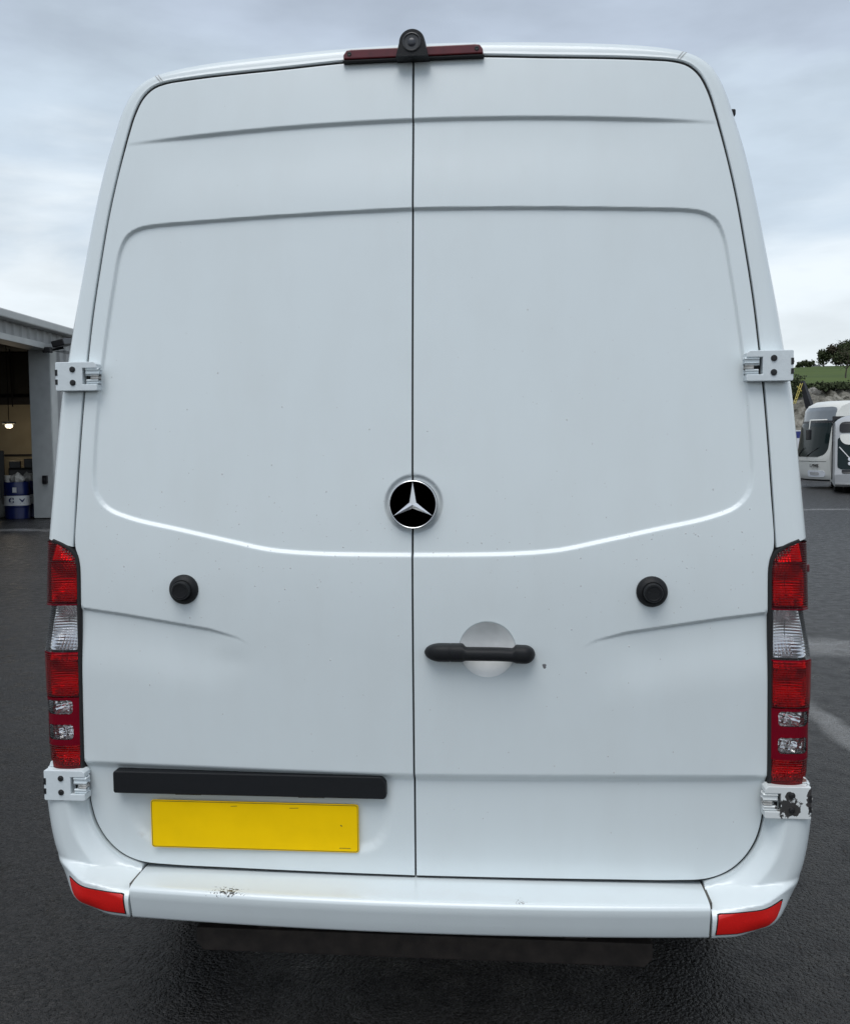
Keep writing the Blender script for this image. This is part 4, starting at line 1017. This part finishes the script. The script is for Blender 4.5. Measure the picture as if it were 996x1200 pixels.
def front_pane(name, surf, x0, x1, z0, z1, r, m, root, off=.018, thick=.014, n=16):
    """curved pane with rounded corners lying on the front of a bus"""
    bm = bmesh.new(); g_ = {}
    nx, nz_ = 26, 18
    for i in range(nx + 1):
        for j in range(nz_ + 1):
            z = z0 + (z1 - z0)*j/nz_; d = 0
            if z - z0 < r[0]: d = r[0] - math.sqrt(max(0, r[0]**2 - (r[0] - (z - z0))**2))
            if z1 - z < r[1]: d = max(d, r[1] - math.sqrt(max(0, r[1]**2 - (r[1] - (z1 - z))**2)))
            x = (x0 + d) + (x1 - x0 - 2*d)*i/nx; g_[i, j] = bm.verts.new((x, surf(x, z, off), z))
    top = [bm.faces.new((g_[i, j], g_[i+1, j], g_[i+1, j+1], g_[i, j+1])) for i in range(nx) for j in range(nz_)]
    ex = bmesh.ops.extrude_face_region(bm, geom=top)
    for v in ex['geom']:
        if isinstance(v, bmesh.types.BMVert): v.co.y += thick + .03
    bmesh.ops.recalc_face_normals(bm, faces=bm.faces[:])
    o = from_bm(name, bm, m, root, True); o.data.set_sharp_from_angle(angle=math.radians(40)); return o
def wheel_at(root, x, y, r=.46, s=1):
    t = lathe('wheel', [(r*.6, -.13), (r*.97, -.13), (r, -.08), (r, .08), (r*.97, .13), (r*.6, .13)], M_tyre, root, axis='X', n=28); t.location = (x, y, r)
    lathe('rim', [(r*.6, -.11), (r*.2, -.06), (r*.2, .06), (r*.6, .11)], M_rim, t, axis='X', n=20); return t
# white city bus, front quarter towards the camera
gA = ground(970.5, 573); thA = math.radians(-82); RA = Matrix.Rotation(thA, 4, 'Z')
bA = empty('bus', gA - RA @ Vector((1.25, .34, 0)), thA); tag(bA, 'white single deck city bus with curved windscreen and black door, seen from its front corner', 'bus')
sA = bus(bA, 1.25, 3.22, 10.6, [(.20, .26), (.08, .42), (.03, .8), (0, 1.10), (.02, 1.25), (.17, 2.30), (.22, 2.42), (.30, 2.84), (.42, 3.06), (.70, 3.20)], M_busw)
front_pane('windscreen', sA, -1.20, 1.17, 1.16, 2.40, (.34, .03), M_busg, bA)
front_pane('blind_glass', sA, -1.18, 1.20, 2.475, 2.98, (.04, .18), mat('blind_glass', (.16, .18, .20), rough=.12, coat=.5), bA, off=.022)
front_pane('visor_line', sA, -1.18, 1.16, 2.405, 2.470, (.02, .02), M_busb, bA, off=.024)
front_pane('headlamp_surround', sA, .18, 1.08, .42, .66, (.10, .10), M_boardw, bA, off=.012); front_pane('headlamp', sA, .36, .86, .49, .60, (.05, .05), M_lamp, bA, off=.022)
front_pane('panel_joint', sA, -1.15, 1.15, .985, 1.0, (.0, .0), M_busb, bA, off=.004)
front_pane('lower_valance', sA, -1.1, 1.15, .27, .33, (0, 0), M_busb, bA, off=.006)
tx = text_mesh('lettering', 'LPMS', .17, M_busb, bA, depth=.01); tx.rotation_euler = (PI/2, 0, math.radians(24)); tx.location = (.70, sA(.70, .83, .05), .83)
bar('wiper', (.2, sA(.2, 1.17, .05), 1.17), (.85, sA(.85, 1.5, .05), 1.5), .018, .012, M_busb, bA); bar('wiper', (-.6, sA(-.6, 1.17, .05), 1.17), (-.05, sA(-.05, 1.5, .05), 1.5), .018, .012, M_busb, bA)
mr_ = box('mirror', .96, 1.20, -.42, -.30, 1.78, 2.16, M_busb, bA, bev=.03); bar('mirror_arm', (1.0, .35, 2.50), (1.06, -.30, 2.48), .028, .028, M_busw, mr_); bar('mirror_arm', (1.06, -.30, 2.5), (1.07, -.34, 2.14), .028, .02, M_busw, mr_)
box('door', 1.252, 1.275, .42, 1.62, .34, 2.62, M_busb, bA, bev=.008)
for y in (.50, 1.06): box('door_glass', 1.2755, 1.283, y, y + .46, .50, 2.50, M_busg, bA)
for i in range(6): box('side_window', 1.252, 1.268, 1.80 + i*1.4, 1.80 + i*1.4 + 1.34, 1.25, 2.86, M_busgb, bA, bev=.006)
for i in range(6): box('side_window', -1.268, -1.252, .6 + i*1.6, .6 + i*1.6 + 1.52, 1.25, 2.86, M_busgb, bA, bev=.006)
for x in (-1.13, 1.13):
    for y in (2.4, 7.9): wheel_at(bA, x, y)
for x in (.62, .05): lathe('marker_lamp', [(.05, 0), (.045, .03), (.01, .04)], M_busb, bA, axis='Z', centre=(x, .95, 3.19), n=12)
# silver midibus in front of it, cut by the right edge of the picture
gB = ground(977.5, 578.5); thB = math.radians(-17); RB_ = Matrix.Rotation(thB, 4, 'Z')
bB = empty('bus', gB + RB_ @ Vector((1.10, 0, 0)), thB); tag(bB, 'smaller silver bus with dark windscreen, in front of the white bus at the right edge', 'bus')
sB = bus(bB, 1.10, 2.58, 7.5, [(.14, .22), (.02, .30), (0, .62), (.06, .70), (.34, 1.66), (.42, 1.95), (.52, 2.30), (.74, 2.51), (1.0, 2.58)], M_buss, curve=.18, crown=.22, pw=4)
front_pane('blind_glass', sB, -.98, .98, 2.00, 2.36, (.08, .16), M_busb, bB); front_pane('white_panel', sB, -.96, .96, 1.60, 1.94, (.26, .04), M_busw, bB, off=.03)
front_pane('windscreen', sB, -1.03, 1.03, .80, 1.86, (.10, .10), M_busg, bB); front_pane('grille', sB, -.90, .90, .66, .785, (.05, .02), M_busb, bB, off=.02)
front_pane('bumper', sB, -1.09, 1.09, .22, .62, (.10, .03), M_buss, bB, off=.07); front_pane('bumper_trim', sB, -1.08, 1.08, .30, .335, (.0, .0), M_lamp, bB, off=.075)
bar('wiper', (-.98, sB(-.98, 1.52, .05), 1.52), (-.42, sB(-.42, .86, .05), .86), .022, .018, M_buss, bB)
for z in (.98, 1.12): lathe('headlamp', [(.06, 0), (.055, .03), (.01, .035)], mat('bus_spot_lamp', (.85, .86, .9), rough=.2) if z < 1 else bpy.data.materials['bus_spot_lamp'], bB, centre=(-.66, sB(-.66, z, .03), z), n=16)
for x in (-.95, .95):
    for y in (1.6, 5.6): wheel_at(bB, x, y, r=.38)

# ------------------------------------------------------------------ WORKSHOP on the left
M_clad = mat('grey_cladding', (0.40, 0.405, 0.40), rough=.55, noise=.08, nscale=3); M_trim = mat('pale_flashing', (0.58, 0.59, 0.57), rough=.5, noise=.06, nscale=3)
M_jamb = mat('jamb_steel', (0.46, 0.48, 0.48), rough=.6, noise=.08, nscale=4); M_cream = mat('cream_blockwork', (0.32, 0.285, 0.215), rough=.85, noise=.1, nscale=2); M_in = mat('dark_lining', (0.035, 0.035, 0.034), rough=.9, noise=.2, nscale=1.5)
P0 = ground(62.5, 608); ud = ray(560, 524); ud.z = 0; ud.normalize(); thW = math.atan2(-ud.x, ud.y)
ws = empty('workshop', P0, thW); tag(ws, 'grey steel clad workshop with a tall open doorway, at the left edge', 'workshop'); RW = Matrix.Rotation(thW, 4, 'Z')
def wl(px, py, Y): return RW.inverted() @ (at(px, py, Y) - Vector(P0))
H1, H2, H3, H4 = 4.00, 4.14, 4.43, 4.62
sheet_me = {}
def clad(y0, z0, z1, w=1.08):
    """one profiled sheet, 3 ribs"""
    key = (round(z0, 3), round(z1, 3))
    if key not in sheet_me:
        p = []
        for k in range(3):
            a = k*w/3; p += [(0, a), (0, a + .20), (.045, a + .235), (.045, a + .305), (0, a + .34)]
        p = p[:-1] + [(0, w - .004)]
        vs = [(x, y, z) for x, y in p for z in (z0, z1)] + [(-.04, 0, z0), (-.04, 0, z1), (-.04, w - .004, z0), (-.04, w - .004, z1)]
        n_ = len(p); fs = [(2*i, 2*i+2, 2*i+3, 2*i+1) for i in range(n_-1)] + [(2*n_, 0, 1, 2*n_+1), (2*n_-2, 2*n_+2, 2*n_+3, 2*n_-1)]
        me = bpy.data.meshes.new('cladding_sheet'); me.from_pydata(vs, [], fs); me.materials.append(M_clad); me.update(); sheet_me[key] = me
    o = bpy.data.objects.new('cladding_sheet', sheet_me[key]); COL.objects.link(o); o.parent = ws; o.location = (0, y0, 0); return o
for k in range(11): clad(-11.6 + k*1.08, H2 + .003, H3)
for k in range(8): clad(.335 + k*1.08, 0.12, H3)
box('jamb', -.46, .052, 0, .32, .02, H1, M_jamb, ws, bev=.01)
box('jamb_edge', .053, .062, .02, .33, .02, H1, M_trim, ws)
box('jamb', -.46, .052, -9.0, -8.7, .02, H1, M_jamb, ws, bev=.01)
for k in range(3): clad(-11.95 + k*1.08, .12, H1 - .02)
box('lintel', -.40, .085, -11.6, .34, H1 + .002, H2, M_trim, ws, bev=.01)
box('gutter', -.05, .26, -11.9, 9.2, H3 + .003, H4, M_trim, ws, bev=.03)
build('roof', [(-.05, -11.9, H4 - .03), (-.05, 9.2, H4 - .03), (-9, 9.2, 4.74), (-9, -11.9, 4.74), (-18, 9.2, H4 - .03), (-18, -11.9, H4 - .03)], [(0, 1, 2, 3), (3, 2, 4, 5)], M_clad, ws)
build('end_wall', [(-.05, 9.1, 0), (-.05, 9.1, H4), (-9, 9.1, 4.72), (-18, 9.1, H4), (-18, 9.1, 0)], [(0, 1, 2, 3, 4)], M_clad, ws)
build('end_wall', [(-.05, -11.8, 0), (-.05, -11.8, H4), (-9, -11.8, 4.72), (-18, -11.8, H4), (-18, -11.8, 0)], [(4, 3, 2, 1, 0)], M_clad, ws)
box('back_wall', -18.1, -18, -11.8, 9.1, 0, H4, M_clad, ws)
YP = 6.2; zbeam = wl(20, 470, P0.y + YP).z
box('partition', -17.9, -.1, YP, YP + .15, 0, zbeam, M_cream, ws); box('upper_lining', -17.9, -.1, YP + .03, YP + .12, zbeam + .002, 4.60, M_in, ws)
box('beam', -17.9, -.1, YP - .12, YP - .002, zbeam - .12, zbeam + .10, M_dark, ws); box('beam', -17.9, -.1, YP - .05, YP - .002, wl(20, 533, P0.y + YP).z - .03, wl(20, 533, P0.y + YP).z + .02, M_dark, ws)
box('eaves_beam', -.44, -.08, -11.7, 9, H3 - .35, H3 - .02, M_dark, ws)
for px in (12, 34, 38): 
    q_ = wl(px, 440, P0.y + 5.6); bar('cable', (q_.x, q_.y, zbeam + 2.3), (q_.x + .05, q_.y, zbeam - (.2 if px == 12 else 1.0)), .022, .022, M_busb, ws)
q_ = wl(11, 499, P0.y + 4.6)
fx = box('ceiling_lamp', q_.x - .16, q_.x + .16, q_.y - .10, q_.y + .10, q_.z + .05, q_.z + .12, M_trim, ws, bev=.01)
M_em = bpy.data.materials.new('lit_tube'); M_em.use_nodes = True; _b = M_em.node_tree.nodes['Principled BSDF']; _b.inputs['Emission Color'].default_value = (1, .86, .62, 1); _b.inputs['Emission Strength'].default_value = 1.3
lathe('lamp_bulb', [(.05, 0), (.10, .03), (.11, .07), (.09, .10), (.05, .11)], M_em, fx, axis='Z', centre=(q_.x, q_.y, q_.z - .06), n=20)
bar('lamp_cord', (q_.x, q_.y, q_.z + .12), (q_.x, q_.y, 5.6), .012, .012, M_busb, fx)
pl_ = bpy.data.lights.new('workshop_lamp', 'POINT'); pl_.energy = 13; pl_.color = (1, .84, .6); pl_.shadow_soft_size = .12
plo = bpy.data.objects.new('workshop_lamp', pl_); COL.objects.link(plo); plo.location = Vector(P0) + RW @ Vector((q_.x, q_.y, q_.z - .16))
# floodlight under the gutter and switch box on the jamb
f0 = wl(58, 399, P0.y + .2); fl = empty('floodlight', (f0.x*0 + .06, -.35, 3.93)); fl.parent = ws
bar('floodlight_arm', (0, 0, 0), (.45, .12, .10), .03, .03, M_busb, fl)
bm = bbox(bmesh.new(), .25, .55, .0, .75, .02, .17, bev=.02); o = from_bm('floodlight_head', bm, M_busb, fl); o.rotation_euler = (math.radians(8), math.radians(-14), 0)
box('floodlight_glass', .27, .53, .03, .72, .005, .018, M_busg, fl)
box('floodlight_sensor', .10, .26, -.16, -.02, -.04, .09, M_busb, fl, bev=.02)
zsw = wl(58, 562, P0.y).z; sw = box('switch_box', -.20, -.08, -.07, -.002, zsw - .10, zsw + .10, M_busb, ws, bev=.012); box('switch_button', -.16, -.12, -.085, -.0705, zsw - .02, zsw + .03, M_dark, sw, bev=.006)

# things standing in the workshop doorway
M_drum = mat('blue_drum', (0.006, 0.014, 0.085), rough=.35, coat=.2, noise=.1, nscale=5); M_band = mat('drum_label_white', (0.62, 0.62, 0.62), rough=.5, noise=.05); M_bag = mat('crumpled_white_plastic', (0.55, 0.53, 0.48), rough=.5, noise=.12, nscale=9)
def drum(label, loc, rz):
    r = .288; root = lathe('oil_drum', [(r*.2, .03), (r*.94, .03), (r*.97, 0), (r, .01), (r, .27), (r + .012, .285), (r, .30), (r, .57), (r + .012, .585), (r, .60), (r, .87), (r*.97, .885), (r*.94, .86), (r*.2, .86)], M_drum, None, axis='Z', n=40)
    root.location = loc; root.rotation_euler = (0, 0, rz); tag(root, label, 'drum', 'blue oil drums in the workshop doorway')
    n = 30; vs = []; a0, a1 = math.radians(-190), math.radians(10)
    for k in range(n + 1):
        a = a0 + (a1 - a0)*k/n; vs += [(math.cos(a)*(r + .0135), math.sin(a)*(r + .0135), .325), (math.cos(a)*(r + .0135), math.sin(a)*(r + .0135), .56)]
    build('label_band', vs, [(2*i, 2*i+2, 2*i+3, 2*i+1) for i in range(n)], M_band, root, True)
    def wrap(o, ang):
        for v in o.data.vertices:
            a = math.radians(-90) + ang + v.co.x/r; z = v.co.y; d = r + .0145 + v.co.z; v.co = (math.cos(a)*d, math.sin(a)*d, .445 + z)
    c = text_mesh('lettering', 'C', .16, M_drum, root, depth=.001, fat=.010); wrap(c, -.40)
    bm = bmesh.new()                                             # bird-like V emblem
    for s_ in (-1, 1):
        pts = [(0, -.045), (s_*.02, -.03), (s_*.072, .045), (s_*.05, .048), (s_*.02, .02), (0, .006)]
        f = bm.faces.new([bm.verts.new((x, z, .001)) for x, z in pts])
    f = bm.faces.new([bm.verts.new((x, z, .001)) for x, z in ((-.05, -.068), (.05, -.068), (.05, -.058), (-.05, -.058))])
    e = from_bm('emblem', bm, M_drum, root); wrap(e, .42)
    lathe('bung_cap', [(.03, 0), (.03, .02), (.01, .024)], M_bag, root, axis='Z', centre=(.13, -.08, .862), n=14)
    return root
def gnd(px, py, extra=0.0):
    p = ground(px, py); d = Vector((p.x - CX, p.y - CY, 0)).normalized(); return p + d*extra
d1 = gnd(21.5, 608.5, .29); drum('nearer blue oil drum with a white band lettered C, in the workshop doorway', d1, math.radians(26))
box_l = from_bm('price_tag', bbox(bmesh.new(), -.045, .045, -.004, .004, -.06, .06), M_band); box_l.location = d1 + Vector((.10, -.292, .70)); box_l.rotation_euler = (0, 0, math.radians(12)); tag(box_l, 'small white tag stuck on the rim of the nearer blue drum', 'tag')
d2 = gnd(33.5, 606.2, .42); drum('second blue oil drum, half hidden behind the first beside the door jamb', d2, math.radians(8))
def sack(name, label, cat, loc, sx, sy, sz, seed, m):
    g_ = random.Random(seed); bm = bmesh.new(); bmesh.ops.create_icosphere(bm, subdivisions=3, radius=1)
    for v in bm.verts:
        n_ = .16*math.sin(v.co.x*7 + seed) + .12*math.sin(v.co.y*9 + v.co.z*6 + seed) + g_.uniform(-.05, .05); v.co *= (1 + n_); v.co.z = max(v.co.z, -.75)*(1 - .25*(v.co.x**2 + v.co.y**2)*(1 if v.co.z > 0 else 0)) ; v.co = Vector((v.co.x*sx, v.co.y*sy, (v.co.z + .75)*sz))
    o = from_bm(name, bm, m, None, True); o.location = loc; return tag(o, label, cat)
sack('plastic_bag', 'crumpled white bag lying on top of the nearer blue drum', 'bag', d1 + Vector((.04, -.02, .866)), .15, .12, .13, 1, M_bag)
sack('plastic_bag', 'crumpled pale bag lying on top of the half hidden drum', 'bag', d2 + Vector((.06, -.02, .866)), .15, .12, .13, 4, M_bag)
jg = lathe('measuring_jug', [(.055, 0), (.065, .01), (.085, .17), (.09, .18), (.08, .18), (.06, .02), (.01, .02)], M_bag, None, axis='Z', n=24); jg.location = d1 + Vector((-.19, -.05, .862)); tag(jg, 'small white jug standing on the left of the nearer blue drum', 'jug')
cb_ = gnd(28, 603.5, .9); cab = empty('tool_cabinet', cb_, math.radians(25)); tag(cab, 'dark tool cabinet standing behind the blue drums', 'cabinet')
box('carcass', -.32, .32, 0, .45, .05, 1.18, M_in, cab, bev=.01); box('top_box', -.30, -.03, .02, .40, 1.182, 1.36, M_busb, cab, bev=.01); box('top_box', .06, .30, .02, .40, 1.182, 1.42, M_busb, cab, bev=.01)
for k in range(4): box('drawer', -.30, .30, -.02, -.002, .12 + k*.26, .35 + k*.26, M_busb, cab, bev=.004)
rk = gnd(4.5, 604, 1.2); rack = empty('display_rack', rk, math.radians(25)); tag(rack, 'dark upright rack with a pale side panel, left of the blue drums', 'rack')
zt = at(5, 528, rk.y).z; box('upright', -.06, .07, 0, .10, 0, zt, M_busb, rack, bev=.005); box('side_panel', -.75, -.065, .01, .07, .25, zt - .1, M_bag, rack, bev=.01); box('foot', -.75, .07, -.02, .45, 0, .05, M_busb, rack)
sack('sack', 'grey crumpled sack on the floor left of the blue drums', 'sack', gnd(2, 607.5, .2), .20, .22, .26, 7, mat('grey_sack', (.22, .22, .20), rough=.8, noise=.2, nscale=8))

# loose grit on the tarmac near the van
gv, gf = [], []
for i in range(900):
    x = float(rng.uniform(-3.2, 3.6)); y = float(rng.uniform(-.6, 7.5)); r = float(rng.choice([.003, .005, .008], p=[.55, .33, .12])); b = len(gv)
    if abs(x) < 1.1 and y > .2: continue
    a0 = float(rng.uniform(0, PI))
    for k in range(5):
        a = a0 + 2*PI*k/5; gv.append((x + r*math.cos(a)*float(rng.uniform(.7, 1.3)), y + r*math.sin(a)*float(rng.uniform(.7, 1.3)), -.001))
    gv.append((x, y, r*.9))
    for k in range(5): gf.append((b + k, b + (k+1) % 5, b + 5))
tag(build('grit', gv, gf, mat('loose_grit', (.05, .048, .045), rough=.8, noise=.5, nscale=40)), kind='stuff')
